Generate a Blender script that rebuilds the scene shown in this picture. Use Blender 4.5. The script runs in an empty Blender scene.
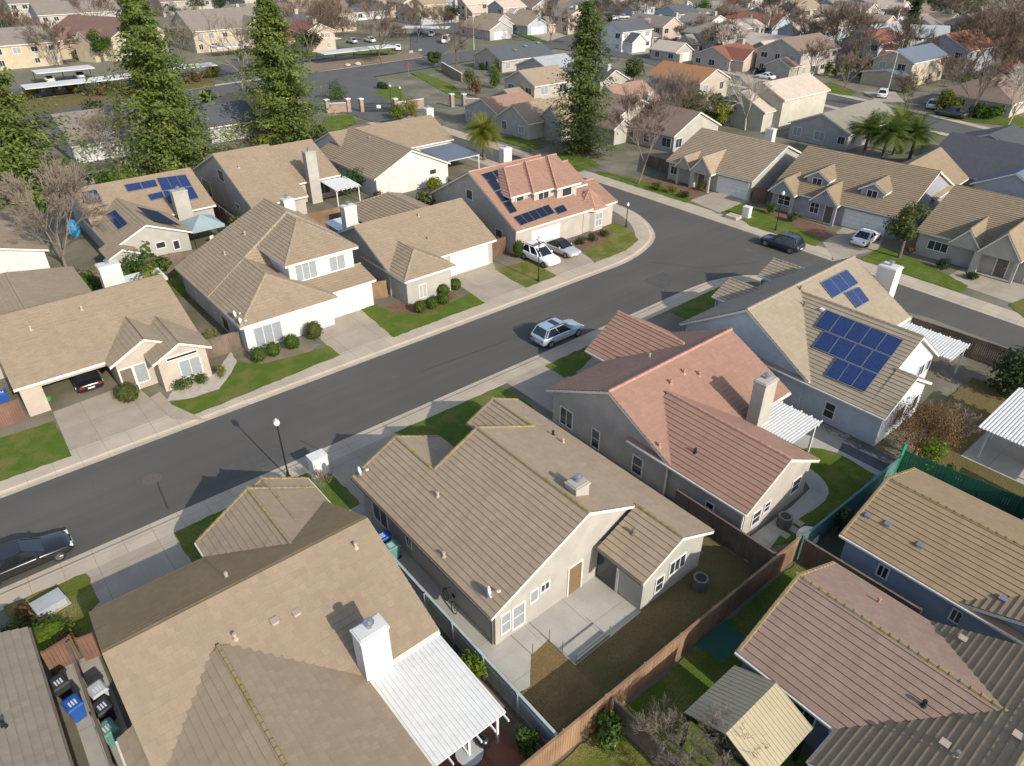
import bpy, bmesh, math, random
from mathutils import Vector, Matrix
random.seed(11)
SC = bpy.context.scene
COL = SC.collection
R = math.radians
# ------------------------------------------------------------------ camera model (street frame: x along the street, y across it)
FPX, PITCH, YAW, CAMH = 709.0, R(32.8), R(39.8), 30.0
G0 = 0.10                                   # top of the raised lots
def ray(px, py):
    a, b = (px-512)/FPX, (py-383)/FPX
    c, s = math.cos(PITCH), math.sin(PITCH)
    x, y, z = a, c-b*s, -s-b*c
    return Vector((x*math.cos(YAW)+y*math.sin(YAW), -x*math.sin(YAW)+y*math.cos(YAW), z))
EYE = Vector((0, 0, CAMH))
def at(px, py, z=G0):
    d = ray(px, py); return EYE+d*((z-CAMH)/d.z)
def onx(px, py, x):
    d = ray(px, py); return EYE+d*(x/d.x)
def ony(px, py, y):
    d = ray(px, py); return EYE+d*(y/d.y)
def onplane(px, py, p, n):
    d = ray(px, py); return EYE+d*((p-EYE).dot(n)/d.dot(n))
def height_at(x, y, py):
    c, s = math.cos(PITCH), math.sin(PITCH)
    dep = x*math.sin(YAW)+y*math.cos(YAW)
    k = (py-383)/FPX
    # (-dep*s - z*c) = k*(dep*c - z*s), z relative to the eye
    z = dep*(k*c+s)/(k*s-c)
    return CAMH+z
# ------------------------------------------------------------------ mesh builder
class MB:
    def __init__(self): self.v=[]; self.f=[]; self.u=[]; self.m=[]
    def face(self, pts, uv=None, m=0):
        i=len(self.v); n=len(pts); self.v+=[Vector(p) for p in pts]
        self.f.append(tuple(range(i,i+n))); self.u.append(uv or [(0,0)]*n); self.m.append(m)
    def grid(self, rings, m=0, close=True, caps=True):
        i=len(self.v); n=len(rings[0])
        for r in rings: self.v+=[Vector(p) for p in r]
        for a in range(len(rings)-1):
            for b in range(n if close else n-1):
                c=(b+1)%n
                self.f.append((i+a*n+b,i+a*n+c,i+(a+1)*n+c,i+(a+1)*n+b)); self.u.append([(0,0)]*4); self.m.append(m)
        if caps and close:
            self.f.append(tuple(i+b for b in reversed(range(n)))); self.u.append([(0,0)]*n); self.m.append(m)
            e=i+(len(rings)-1)*n
            self.f.append(tuple(e+b for b in range(n))); self.u.append([(0,0)]*n); self.m.append(m)
    def box(self, x0,x1,y0,y1,z0,z1, m=0, T=None):
        p=[(x,y,z) for z in (z0,z1) for x,y in ((x0,y0),(x1,y0),(x1,y1),(x0,y1))]
        p=[Vector(q) for q in p]
        if T: p=[T@q for q in p]
        for q in ((0,3,2,1),(4,5,6,7),(0,1,5,4),(1,2,6,5),(2,3,7,6),(3,0,4,7)):
            self.face([p[k] for k in q],None,m)
    def bar(self, a, b, w, h, m=0):                       # box beam between two points
        a,b=Vector(a),Vector(b); d=b-a; L=d.length; d.normalize()
        up=Vector((0,0,1)) if abs(d.z)<.95 else Vector((0,1,0))
        s=d.cross(up).normalized(); t=s.cross(d)
        T=Matrix.Translation(a)@Matrix((( d.x,s.x,t.x,0),(d.y,s.y,t.y,0),(d.z,s.z,t.z,0),(0,0,0,1)))
        self.box(0,L,-w/2,w/2,-h/2,h/2,m,T)
    def tube(self, a, b, r0, r1, n=6, m=0, caps=True):
        a,b=Vector(a),Vector(b); d=(b-a).normalized()
        up=Vector((0,0,1)) if abs(d.z)<.9 else Vector((1,0,0))
        s=d.cross(up).normalized(); t=s.cross(d)
        A=[a+(s*math.cos(2*math.pi*k/n)+t*math.sin(2*math.pi*k/n))*r0 for k in range(n)]
        B=[b+(s*math.cos(2*math.pi*k/n)+t*math.sin(2*math.pi*k/n))*r1 for k in range(n)]
        self.grid([A,B],m,True,caps)
    def prism(self, poly, z0, z1, m=0):
        self.face([(x,y,z1) for x,y in poly],[(x,y) for x,y in poly],m)
        n=len(poly)
        for k in range(n):
            a,b=poly[k],poly[(k+1)%n]
            self.face([(a[0],a[1],z0),(b[0],b[1],z0),(b[0],b[1],z1),(a[0],a[1],z1)],None,m)
    def ball(self, c, r, nu=12, nv=7, m=0, jit=0, rnd=random):
        rings=[]
        rr = r if hasattr(r,'__len__') else (r,r,r)
        for j in range(nv+1):
            ph=-math.pi/2+math.pi*(j+.02)/(nv+.04)
            ring=[]
            for k in range(nu):
                t=2*math.pi*k/nu; q=1+rnd.uniform(-jit,jit)
                ring.append((c[0]+rr[0]*q*math.cos(ph)*math.cos(t),c[1]+rr[1]*q*math.cos(ph)*math.sin(t),c[2]+rr[2]*q*math.sin(ph)))
            rings.append(ring)
        self.grid(rings,m)
    def build(self, name, mats, parent=None, smooth=False, kind=None, label=None, cat=None, group=None, origin=None, flip=False):
        me=bpy.data.meshes.new(name)
        inv=None
        if parent is not None: inv=MW[parent.name].inverted()
        elif origin is not None: inv=Matrix.Translation(-Vector(origin))
        vs=[inv@p for p in self.v] if inv is not None else self.v
        me.from_pydata([tuple(p) for p in vs],[],self.f)
        uv=me.uv_layers.new(name='UVMap')
        flat=[c for face in self.u for p in face for c in p]
        uv.data.foreach_set('uv',flat)
        if not isinstance(mats,(list,tuple)): mats=[mats]
        for mm in mats: me.materials.append(mm)
        me.polygons.foreach_set('material_index',self.m)
        if smooth: me.polygons.foreach_set('use_smooth',[True]*len(self.f))
        me.update()
        o=bpy.data.objects.new(name,me); COL.objects.link(o)
        MW[o.name]=Matrix.Identity(4)
        if parent is not None:
            o.parent=parent; MW[o.name]=MW[parent.name].copy()
        elif origin is not None:
            o.location=origin; MW[o.name]=Matrix.Translation(Vector(origin))
        tag(o,label,cat,group,kind)
        return o
MW={}
def tag(o,label=None,cat=None,group=None,kind=None):
    if label: o['label']=label
    if cat: o['category']=cat
    if group: o['group']=group
    if kind: o['kind']=kind
    return o
def empty(name,x,y,z=0,rz=0,label=None,cat=None,group=None):
    o=bpy.data.objects.new(name,None); COL.objects.link(o)
    o.location=(x,y,z); o.rotation_euler=(0,0,rz); o.empty_display_size=.5
    MW[o.name]=Matrix.Translation((x,y,z))@Matrix.Rotation(rz,4,'Z')
    return tag(o,label,cat,group)
def copy_tree(o,parent=None):
    c=o.copy(); COL.objects.link(c)
    if parent is not None: c.parent=parent
    for ch in o.children: copy_tree(ch,c)
    return c
def structure(name,mb,mat,smooth=False): return mb.build(name,mat,kind='structure',smooth=smooth)
# ------------------------------------------------------------------ materials
MATS={}
def nt(name):
    m=bpy.data.materials.new(name); m.use_nodes=True; t=m.node_tree; b=t.nodes['Principled BSDF']
    return m,t,b
def N(t,ty,**kw):
    n=t.nodes.new(ty)
    for k,v in kw.items():
        if k in n.inputs: n.inputs[k].default_value=v
        else: setattr(n,k,v)
    return n
def mixc(t,fac,a,b,mode='MIX'):
    n=t.nodes.new('ShaderNodeMix'); n.data_type='RGBA'; n.blend_type=mode
    for sock,val in ((0,fac),(6,a),(7,b)):
        if hasattr(val,'is_output') or isinstance(val,bpy.types.NodeSocket): t.links.new(val,n.inputs[sock])
        elif sock==0: n.inputs[0].default_value=val
        else: n.inputs[sock].default_value=(*val[:3],1)
    return n.outputs[2]
def ramp(t,src,a,b):
    n=t.nodes.new('ShaderNodeMapRange'); n.inputs[1].default_value=a; n.inputs[2].default_value=b
    t.links.new(src,n.inputs[0]); return n.outputs[0]
def noise(t,scale,detail=4,coord='pos',rough=.55,stretch=None):
    if coord=='pos': g=t.nodes.new('ShaderNodeNewGeometry').outputs['Position']
    elif coord=='uv': g=t.nodes.new('ShaderNodeTexCoord').outputs['UV']
    else: g=t.nodes.new('ShaderNodeTexCoord').outputs['Object']
    if stretch:
        mp=t.nodes.new('ShaderNodeMapping'); mp.inputs['Scale'].default_value=stretch; t.links.new(g,mp.inputs[0]); g=mp.outputs[0]
    n=N(t,'ShaderNodeTexNoise',Scale=scale,Detail=detail,Roughness=rough); t.links.new(g,n.inputs['Vector'])
    return n.outputs['Fac']
def lerp(c,k): return tuple(min(1,max(0,x*k)) for x in c)
def M(key,col,rough=.8,var=.18,sc=1.2,metal=0,fine=0,bump=0,col2=None,sc2=.25,spec=None,fsc=14):
    """generic procedural surface: two scales of tone variation, optional second tint in patches, optional bump"""
    if key in MATS: return MATS[key]
    m,t,b=nt(key)
    f=ramp(t,noise(t,sc),.3,.7)
    c=mixc(t,f,lerp(col,1-var),lerp(col,1+var))
    if col2: c=mixc(t,ramp(t,noise(t,sc2,5),.42,.62),c,col2)
    if fine:
        f2=ramp(t,noise(t,fsc,3),.3,.7); c=mixc(t,f2,c,mixc(t,.5,c,lerp(col,1-fine)))
    t.links.new(c,b.inputs['Base Color'])
    b.inputs['Roughness'].default_value=rough; b.inputs['Metallic'].default_value=metal
    if spec is not None: b.inputs['Specular IOR Level'].default_value=spec
    if bump:
        bp=N(t,'ShaderNodeBump',Strength=bump,Distance=.05); t.links.new(noise(t,fsc,4),bp.inputs['Height']); t.links.new(bp.outputs[0],b.inputs['Normal'])
    MATS[key]=m; return m
def tile_mat(key,col,col2=None,lichen=0,rough=.85,row=.34,w=.33):
    """concrete roof tile: per-tile tone, joints, weathering, lichen; uv in metres (x along the eave, y up from the eave)"""
    if key in MATS: return MATS[key]
    m,t,b=nt(key)
    uv=t.nodes.new('ShaderNodeTexCoord').outputs['UV']
    br=N(t,'ShaderNodeTexBrick',Scale=1.0); br.offset=.5
    br.inputs['Brick Width'].default_value=w; br.inputs['Row Height'].default_value=row; br.inputs['Mortar Size'].default_value=.009; br.inputs['Mortar Smooth'].default_value=.2; br.inputs['Bias'].default_value=0
    br.inputs['Color1'].default_value=(*lerp(col,.92),1); br.inputs['Color2'].default_value=(*lerp(col,1.08),1); br.inputs['Mortar'].default_value=(*lerp(col,.88),1)
    t.links.new(uv,br.inputs['Vector'])
    c=br.outputs['Color']
    c=mixc(t,ramp(t,noise(t,.5,5),.35,.7),c,mixc(t,.5,c,lerp(col2 or col,.85)))
    c=mixc(t,ramp(t,noise(t,1.3,3,'uv',stretch=(1.2,.12,1)),.5,.8),c,mixc(t,.3,c,lerp(col,.62)))
    if lichen: c=mixc(t,ramp(t,noise(t,.9,6),.74-.3*lichen,.9),c,(.16,.12,.035))
    t.links.new(c,b.inputs['Base Color']); b.inputs['Roughness'].default_value=rough
    b.inputs['Specular IOR Level'].default_value=.3
    bp=N(t,'ShaderNodeBump',Strength=.35,Distance=.02); t.links.new(noise(t,9,3),bp.inputs['Height']); t.links.new(bp.outputs[0],b.inputs['Normal'])
    MATS[key]=m; m['tile_col']=col; return m
def edge_mat(tm):
    c=tuple(tm['tile_col']); return M(tm.name+'_edge',lerp(c,.95),.9,.2,2)
def leaf_mat(key,a,bcol,c3=None,sc=.7):
    if key in MATS: return MATS[key]
    m,t,b=nt(key)
    c=mixc(t,ramp(t,noise(t,sc,3),.35,.65),a,bcol)
    c=mixc(t,ramp(t,noise(t,4,2),.3,.75),lerp(a,.7),c)
    if c3: c=mixc(t,ramp(t,noise(t,.35,3),.52,.7),c,c3)
    t.links.new(c,b.inputs['Base Color']); b.inputs['Roughness'].default_value=.6; b.inputs['Specular IOR Level'].default_value=.25
    tr=t.nodes.new('ShaderNodeBsdfTranslucent'); t.links.new(c,tr.inputs[0])
    mx=t.nodes.new('ShaderNodeMixShader'); mx.inputs[0].default_value=.4
    t.links.new(b.outputs[0],mx.inputs[1]); t.links.new(tr.outputs[0],mx.inputs[2])
    t.links.new(mx.outputs[0],t.nodes['Material Output'].inputs[0])
    MATS[key]=m; return m
def grass_mat(key,a,bcol,dry,amount=.5):
    if key in MATS: return MATS[key]
    m,t,b=nt(key)
    c=mixc(t,ramp(t,noise(t,1.1,5),.3,.7),a,bcol)
    c=mixc(t,ramp(t,noise(t,.55,6),.66-.3*amount,.85-.3*amount),c,dry)
    c=mixc(t,ramp(t,noise(t,18,3),.25,.8),lerp(a,.55),c)
    t.links.new(c,b.inputs['Base Color']); b.inputs['Roughness'].default_value=.95; b.inputs['Specular IOR Level'].default_value=.1
    bp=N(t,'ShaderNodeBump',Strength=.9,Distance=.08); t.links.new(noise(t,22,4),bp.inputs['Height']); t.links.new(bp.outputs[0],b.inputs['Normal'])
    MATS[key]=m; return m
def concrete_mat(key,col,jx=1.5,jy=1.5,off=(0,0),stain=.35):
    if key in MATS: return MATS[key]
    m,t,b=nt(key)
    g=t.nodes.new('ShaderNodeNewGeometry').outputs['Position']
    mp=t.nodes.new('ShaderNodeMapping'); mp.inputs['Location'].default_value=(off[0],off[1],0); t.links.new(g,mp.inputs[0])
    br=N(t,'ShaderNodeTexBrick',Scale=1.0); br.offset=0
    br.inputs['Brick Width'].default_value=jx; br.inputs['Row Height'].default_value=jy; br.inputs['Mortar Size'].default_value=.018
    br.inputs['Color1'].default_value=(*lerp(col,.95),1); br.inputs['Color2'].default_value=(*lerp(col,1.05),1); br.inputs['Mortar'].default_value=(*lerp(col,.6),1)
    t.links.new(mp.outputs[0],br.inputs['Vector'])
    c=br.outputs['Color']
    c=mixc(t,ramp(t,noise(t,.45,6),.4,.75),c,mixc(t,stain,c,lerp(col,.45)))
    c=mixc(t,ramp(t,noise(t,7,4),.3,.75),mixc(t,.25,c,lerp(col,.6)),c)
    t.links.new(c,b.inputs['Base Color']); b.inputs['Roughness'].default_value=.9
    MATS[key]=m; return m
def asphalt_mat(key,col):
    m,t,b=nt(key)
    c=mixc(t,ramp(t,noise(t,.22,5,stretch=(.25,1,1)),.35,.7),lerp(col,.80),lerp(col,1.18))
    c=mixc(t,ramp(t,noise(t,.09,4),.45,.6),c,mixc(t,.5,c,lerp(col,1.45)))
    c=mixc(t,ramp(t,noise(t,1.1,3,stretch=(.02,1,1)),.42,.66),c,mixc(t,.45,c,lerp(col,.72)))
    c=mixc(t,ramp(t,noise(t,30,2),.3,.75),lerp(col,.8),c)
    wv=N(t,'ShaderNodeTexVoronoi',Scale=.16); wv.feature='DISTANCE_TO_EDGE'
    g=t.nodes.new('ShaderNodeNewGeometry').outputs['Position']; nz=N(t,'ShaderNodeTexNoise',Scale=.8,Detail=4)
    t.links.new(g,nz.inputs['Vector'])
    ad=N(t,'ShaderNodeVectorMath',operation='ADD'); t.links.new(g,ad.inputs[0]); t.links.new(nz.outputs['Color'],ad.inputs[1]); t.links.new(ad.outputs[0],wv.inputs['Vector'])
    c=mixc(t,ramp(t,wv.outputs['Distance'],.004,.0),c,lerp(col,.85))
    t.links.new(c,b.inputs['Base Color']); b.inputs['Roughness'].default_value=.88; b.inputs['Specular IOR Level'].default_value=.35
    bp=N(t,'ShaderNodeBump',Strength=.25,Distance=.02); t.links.new(noise(t,40,2),bp.inputs['Height']); t.links.new(bp.outputs[0],b.inputs['Normal'])
    MATS[key]=m; return m
def wood_mat(key,a,bcol,w=.15):
    if key in MATS: return MATS[key]
    m,t,b=nt(key)
    c=mixc(t,ramp(t,noise(t,2.2,4,stretch=(1,1,.15)),.3,.7),a,bcol)
    c=mixc(t,ramp(t,noise(t,.5,3),.4,.7),c,lerp(a,.7))
    t.links.new(c,b.inputs['Base Color']); b.inputs['Roughness'].default_value=.85
    MATS[key]=m; return m
def plain(key,col,rough=.5,metal=0,coat=0,spec=None):
    if key in MATS: return MATS[key]
    m,t,b=nt(key); b.inputs['Base Color'].default_value=(*col,1); b.inputs['Roughness'].default_value=rough; b.inputs['Metallic'].default_value=metal
    b.inputs['Coat Weight'].default_value=coat; b.inputs['Coat Roughness'].default_value=.05
    if spec is not None: b.inputs['Specular IOR Level'].default_value=spec
    MATS[key]=m; return m
GLASS=plain('window_glass',(.03,.038,.045),.12,0,0,.6)
BLIND=M('window_with_blinds',(.24,.26,.27),.35,.1,6)
CARGLASS=plain('car_glass',(.012,.014,.017),.06,0,0,.7)
WHITE=M('white_paint',(.60,.595,.575),.6,.07,3)
OFFW=M('off_white_trim',(.62,.58,.52),.65,.1,3)
BRN=M('brown_trim',(.13,.10,.08),.7,.15,3)
METAL=plain('galvanised_metal',(.42,.43,.44),.38,.85)
DARKM=plain('black_metal',(.02,.02,.022),.45,.3)
CAPS=M('lichen_ridge_tile',(.235,.17,.065),.9,.3,2.5,col2=(.22,.175,.115),sc2=1.2)
CAPT=M('tan_ridge_tile',(.26,.205,.15),.9,.2,3)
CAPP=M('pink_ridge_tile',(.36,.19,.14),.9,.2,3)
def stucco(key,col): return M(key,col,.92,.09,.55,fine=.18,bump=.25,fsc=26,col2=lerp(col,.86),sc2=.9)
ASPH=asphalt_mat('asphalt',(.097,.091,.081))
ASPH2=M('old_asphalt',(.085,.083,.08),.9,.15,.3,fine=.15)
WALK=concrete_mat('sidewalk_concrete',(.44,.37,.285),1.6,1.6)
DRIVE=concrete_mat('driveway_concrete',(.36,.305,.235),3.2,3.2,stain=.45)
PATIO=concrete_mat('patio_concrete',(.40,.38,.34),2.6,2.6,stain=.5)
SOIL=M('bare_soil',(.20,.15,.10),.95,.25,.8,fine=.3,bump=.5)
BARK=M('bark_mulch',(.16,.085,.05),.95,.3,2,fine=.3,bump=.6)
YARD=M('yard_ground',(.18,.155,.115),.95,.25,.35,fine=.3,col2=(.085,.09,.04),sc2=.16,bump=.3)
LAWN=grass_mat('lawn_grass',(.105,.165,.024),(.155,.215,.036),(.27,.22,.08),.62)
LAWND=grass_mat('patchy_lawn',(.135,.165,.028),(.20,.215,.045),(.33,.26,.11),.75)
DRY=grass_mat('dry_grass',(.23,.16,.07),(.32,.225,.105),(.16,.11,.05),.3)
DRYG=grass_mat('brown_yard_grass',(.19,.15,.065),(.25,.19,.09),(.13,.14,.045),.5)
FENCE=wood_mat('fence_boards',(.20,.115,.065),(.30,.185,.11))
FENCED=wood_mat('old_fence_boards',(.12,.085,.065),(.19,.14,.105))
FENCER=wood_mat('red_fence_boards',(.15,.08,.055),(.20,.105,.07))
FENCEG=M('grey_green_fence',(.33,.37,.355),.8,.15,1.5)
FENCET=M('teal_fence',(.07,.17,.15),.75,.15,2)
FENCEGR=M('green_fence',(.012,.105,.06),.6,.12,1.2)
# ------------------------------------------------------------------ houses
VENT=M('tan_vent_paint',(.36,.29,.23),.8,.1,3)
def clip(poly,lo,hi):
    """clip a list of (e,s) to lo<=s<=hi"""
    def half(pl,c,sg):
        out=[]
        for i in range(len(pl)):
            a,b=pl[i],pl[(i+1)%len(pl)]; da,db=sg*(a[1]-c),sg*(b[1]-c)
            if da>=0: out.append(a)
            if (da>0 and db<0) or (da<0 and db>0):
                k=da/(da-db); out.append((a[0]+(b[0]-a[0])*k,a[1]+(b[1]-a[1])*k))
        return out
    pl=half(poly,lo,1)
    return half(pl,hi,-1) if len(pl)>2 else []
def course_slope(mb,poly,c=.34,lift=.05,fine=True,mi=0):
    P=[Vector(p) for p in poly]
    n=(P[1]-P[0]).cross(P[2]-P[0]).normalized()
    if n.z<0: n=-n; P=P[::-1]
    dn=(Vector((0,0,-1))+n*n.z).normalized(); e=dn.cross(n)
    e=e if True else e
    o=min(P,key=lambda p:p.z)
    q=[((p-o).dot(e),-(p-o).dot(dn)) for p in P]       # s measured upwards from the eave
    back=lambda a,s,l=0: o+e*a-dn*s+n*l
    smax=max(s for _,s in q)
    if not fine:
        mb.face([back(a,s,.03) for a,s in q],q); return
    k=0
    while k*c<smax-1e-3:
        lo,hi=k*c,min((k+1)*c,smax)
        pl=clip(q,lo,hi)
        if len(pl)>2:
            f=lambda s: .012+lift*(1-(s-lo)/c)
            mb.face([back(a,s,f(s)) for a,s in pl],pl,mi)
            bot=sorted([p for p in pl if abs(p[1]-lo)<1e-4])
            if len(bot)>=2:
                a,b=bot[0],bot[-1]
                if b[0]-a[0]>.01:
                    g=[back(a[0],lo,-.01),back(b[0],lo,-.01),back(b[0],lo,f(lo)),back(a[0],lo,f(lo))]
                    nn=(g[1]-g[0]).cross(g[2]-g[0])
                    mb.face(g if nn.dot(dn)>0 else g[::-1],[(a[0],lo)]*4,1)
        k+=1
def ridge_caps(mb,a,b,w=.115,h=.07,step=.4):
    a,b=Vector(a),Vector(b); L=(b-a).length
    if L<.3: return
    if isinstance(mb,list): mb.append(MB()); mb=mb[-1]
    n=max(1,int(L/step)); d=(b-a)/n; u=d.normalized(); s=u.cross(Vector((0,0,1))).normalized(); t=s.cross(u)
    for i in range(n):
        p=a+d*i; q=a+d*(i+1.12)
        A=[p-s*w*.9-t*.06,p-s*w*.45+t*h*.55,p+s*w*.45+t*h*.55,p+s*w*.9-t*.06]
        B=[q-s*w*1.04-t*.05,q-s*w*.55+t*(h+.012),q+s*w*.55+t*(h+.012),q+s*w*1.04-t*.05]
        mb.grid([A,B])
class House:
    def __init__(s,name,label,cat,wall,tile,trim=None,cap=None,c=(0,0),rot=None,group=None,fine=True):
        s.rot=rot; s.c=c; s.fine=fine
        s.X=(Matrix.Translation((c[0],c[1],0))@Matrix.Rotation(R(rot),4,'Z')) if rot is not None else Matrix.Identity(4)
        s.e=empty(name,c[0],c[1],0,R(rot or 0),label,cat,group)
        s.wall=wall; s.tile=tile; s.trim=trim or OFFW; s.cap=cap
        s.mw,s.mt,s.mf=MB(),MB(),MB(); s.mc=[]; s.slopes=[]; s.n=0; s.moss=None; s.mossy=(); s.gut=None; s.mg=[]; s.pan=None
    def T(s,x,y,z): return s.X@Vector((x,y,z))
    def wing(s,a,x,y,ze,zr,ro=.5,hip=(0,0),oh=.42,rk=.28,walls=True,wl=None,cap=True,rakecap=(0,0),zb=0,th=.2,roof=True,dz=None):
        """a: ridge axis; x,y: outer roof extent; ze: eave height(s); zr: ridge height; hip: inset of the ridge at its two ends"""
        i=s.n; s.n+=1
        dz=.004*i if dz is None else dz; e0,e1=(ze if hasattr(ze,'__len__') else (ze,ze))
        l0,l1=x if a=='x' else y; w0,w1=y if a=='x' else x
        e0+=dz;e1+=dz;zr+=dz
        P=(lambda l,w,z: s.T(l,w,z)) if a=='x' else (lambda l,w,z: s.T(w,l,z))
        wm=w0+(w1-w0)*ro; h0,h1=hip
        S=[[P(l0,w0,e0),P(l1,w0,e0),P(l1-h1,wm,zr),P(l0+h0,wm,zr)],[P(l1,w1,e1),P(l0,w1,e1),P(l0+h0,wm,zr),P(l1-h1,wm,zr)]]
        if h0: S.append([P(l0,w1,e1),P(l0,w0,e0),P(l0+h0,wm,zr)])
        if h1: S.append([P(l1,w0,e0),P(l1,w1,e1),P(l1-h1,wm,zr)])
        s.slopes.append([( (q[0],(q[1]-q[0]).cross(q[2]-q[0]).normalized()) ) for q in S])
        if roof:
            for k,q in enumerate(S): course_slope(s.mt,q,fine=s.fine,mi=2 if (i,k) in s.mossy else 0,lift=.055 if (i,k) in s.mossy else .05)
            per=[P(l0,w0,e0),P(l1,w0,e0)]+([] if h1 else [P(l1,wm,zr)])+[P(l1,w1,e1),P(l0,w1,e1)]+([] if h0 else [P(l0,wm,zr)])
            D=Vector((0,0,-th)); fl=(a=='y')
            for k in range(len(per)):
                A,B=per[k],per[(k+1)%len(per)]; f=[A+D,B+D,B,A]
                s.mf.face(f[::-1] if fl else f)
            for q in S:
                f=[p+D for p in q]; s.mf.face(f if fl else f[::-1])
            if cap:
                ridge_caps(s.mc,P(l0+h0,wm,zr+.03),P(l1-h1,wm,zr+.03))
                for hh,lc,lr in ((h0,l0,l0+h0),(h1,l1,l1-h1)):
                    if hh:
                        ridge_caps(s.mc,P(lc,w0,e0+.03),P(lr,wm,zr+.03)); ridge_caps(s.mc,P(lc,w1,e1+.03),P(lr,wm,zr+.03))
                for on,lc,di in ((rakecap[0],l0,.1),(rakecap[1],l1,-.1)):
                    if on:
                        ridge_caps(s.mc,P(lc+di,w0,e0+.04),P(lc+di,wm,zr+.04)); ridge_caps(s.mc,P(lc+di,w1,e1+.04),P(lc+di,wm,zr+.04))
        if s.gut:
            for w_,e_ in ((w0,e0),(w1,e1)):
                o_=-.055 if w_==w0 else .055
                s.mg.append(MB()); s.mg[-1].bar(P(l0+.02,w_+o_,e_-.09),P(l1-.02,w_+o_,e_-.09),.11,.11)
        if walls:
            k=.003*i
            a0,a1=l0+(oh if h0 else rk)+k,l1-(oh if h1 else rk)-k; b0,b1=w0+oh+k,w1-oh-k
            if wl: (a0,a1),(b0,b1)=wl if a=='x' else (wl[1],wl[0]); a0+=k;a1-=k;b0+=k;b1-=k
            za=e0+(zr-e0)*(b0-w0)/(wm-w0)-th+.02; zc=e1+(zr-e1)*(w1-b1)/(w1-wm)-th+.02
            for f,flp in (([P(a0,b0,zb),P(a1,b0,zb),P(a1,b0,za),P(a0,b0,za)],0),([P(a1,b1,zb),P(a0,b1,zb),P(a0,b1,zc),P(a1,b1,zc)],0)):
                s.mw.face(f[::-1] if a=='y' else f)
            for la,hh,r in ((a0,h0,1),(a1,h1,0)):
                zt=min(za,zc) if hh else None
                f=[P(la,b1,zb),P(la,b0,zb),P(la,b0,zt or za)]+([] if hh else [P(la,wm,zr-th+.01)])+[P(la,b1,zt or zc)]
                if not r: f=f[::-1]
                s.mw.face(f[::-1] if a=='y' else f)
        return i
    def box(s,x0,x1,y0,y1,z0,z1): s.mw.box(x0,x1,y0,y1,z0,z1,0,s.X)
    def finish(s):
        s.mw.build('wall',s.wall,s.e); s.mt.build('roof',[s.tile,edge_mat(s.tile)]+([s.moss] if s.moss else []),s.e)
        s.mf.build('fascia',s.trim,s.e)
        for g_ in s.mg: g_.build('gutter',s.gut,s.e)
        for g_ in s.mc:
            if s.cap and g_.v: g_.build('ridge_cap',s.cap,s.e)
        return s
    def downpipe(s,x,y,z,mat=None):
        b=MB(); b.box(x-.045,x+.045,y-.045,y+.045,.1,z,0,s.X); b.build('downpipe',mat or s.gut or WHITE,s.e)
    # --- openings: side '-x' means a wall facing -x standing at x=pl; a runs along the wall
    def frame3(s,side,pl,a,z,out=0):
        sg=-1 if side[0]=='-' else 1
        return s.T(pl+sg*out,a,z) if side[1]=='x' else s.T(a,pl+sg*out,z)
    def slab(s,mb,side,pl,a0,a1,z0,z1,o0,o1,m=0):
        sg=-1 if side[0]=='-' else 1; lo,hi=sorted((pl+sg*o0,pl+sg*o1))
        if side[1]=='x': mb.box(lo,hi,a0,a1,z0,z1,m,s.X)
        else: mb.box(a0,a1,lo,hi,z0,z1,m,s.X)
    def win(s,side,pl,a,z,w,h,n=2,fr=None,pane=None,hbar=0,name='window'):
        f=MB(); t=.075; o=.05
        s.slab(f,side,pl,a-w/2-t,a+w/2+t,z-h/2-t,z-h/2,-.02,o); s.slab(f,side,pl,a-w/2-t,a+w/2+t,z+h/2,z+h/2+t,-.02,o)
        s.slab(f,side,pl,a-w/2-t,a-w/2,z-h/2,z+h/2,-.02,o); s.slab(f,side,pl,a+w/2,a+w/2+t,z-h/2,z+h/2,-.02,o)
        for k in range(1,n): s.slab(f,side,pl,a-w/2+w*k/n-.025,a-w/2+w*k/n+.025,z-h/2,z+h/2,-.02,o-.015)
        for k in range(1,hbar+1): s.slab(f,side,pl,a-w/2,a+w/2,z-h/2+h*k/(hbar+1)-.022,z-h/2+h*k/(hbar+1)+.022,-.02,o-.02)
        fo=f.build(name,fr or WHITE,s.e)
        p=MB(); s.slab(p,side,pl,a-w/2,a+w/2,z-h/2,z+h/2,-.02,.012); p.build('pane',pane or GLASS,fo); return fo
    def px(s,side,pl,box):
        x0,y0,x1,y1=box; xm,ym=(x0+x1)/2,(y0+y1)/2
        g=(lambda x,y: onx(x,y,pl)) if side[1]=='x' else (lambda x,y: ony(x,y,pl))
        c=g(xm,ym); k=1 if side[1]=='x' else 0
        w=abs(g(x0,ym)[k]-g(x1,ym)[k]); h=abs(g(xm,y0).z-g(xm,y1).z)
        return c[k],c.z,w,h
    def winpx(s,side,pl,box,sx=.8,sy=.8,**kw):
        a,z,w,h=s.px(side,pl,box); z=max(z,.3+h*sy/2); z=min(z,2.3-h*sy/2) if z<3 else z
        return s.win(side,pl,a,z,w*sx,h*sy,**kw)
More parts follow.
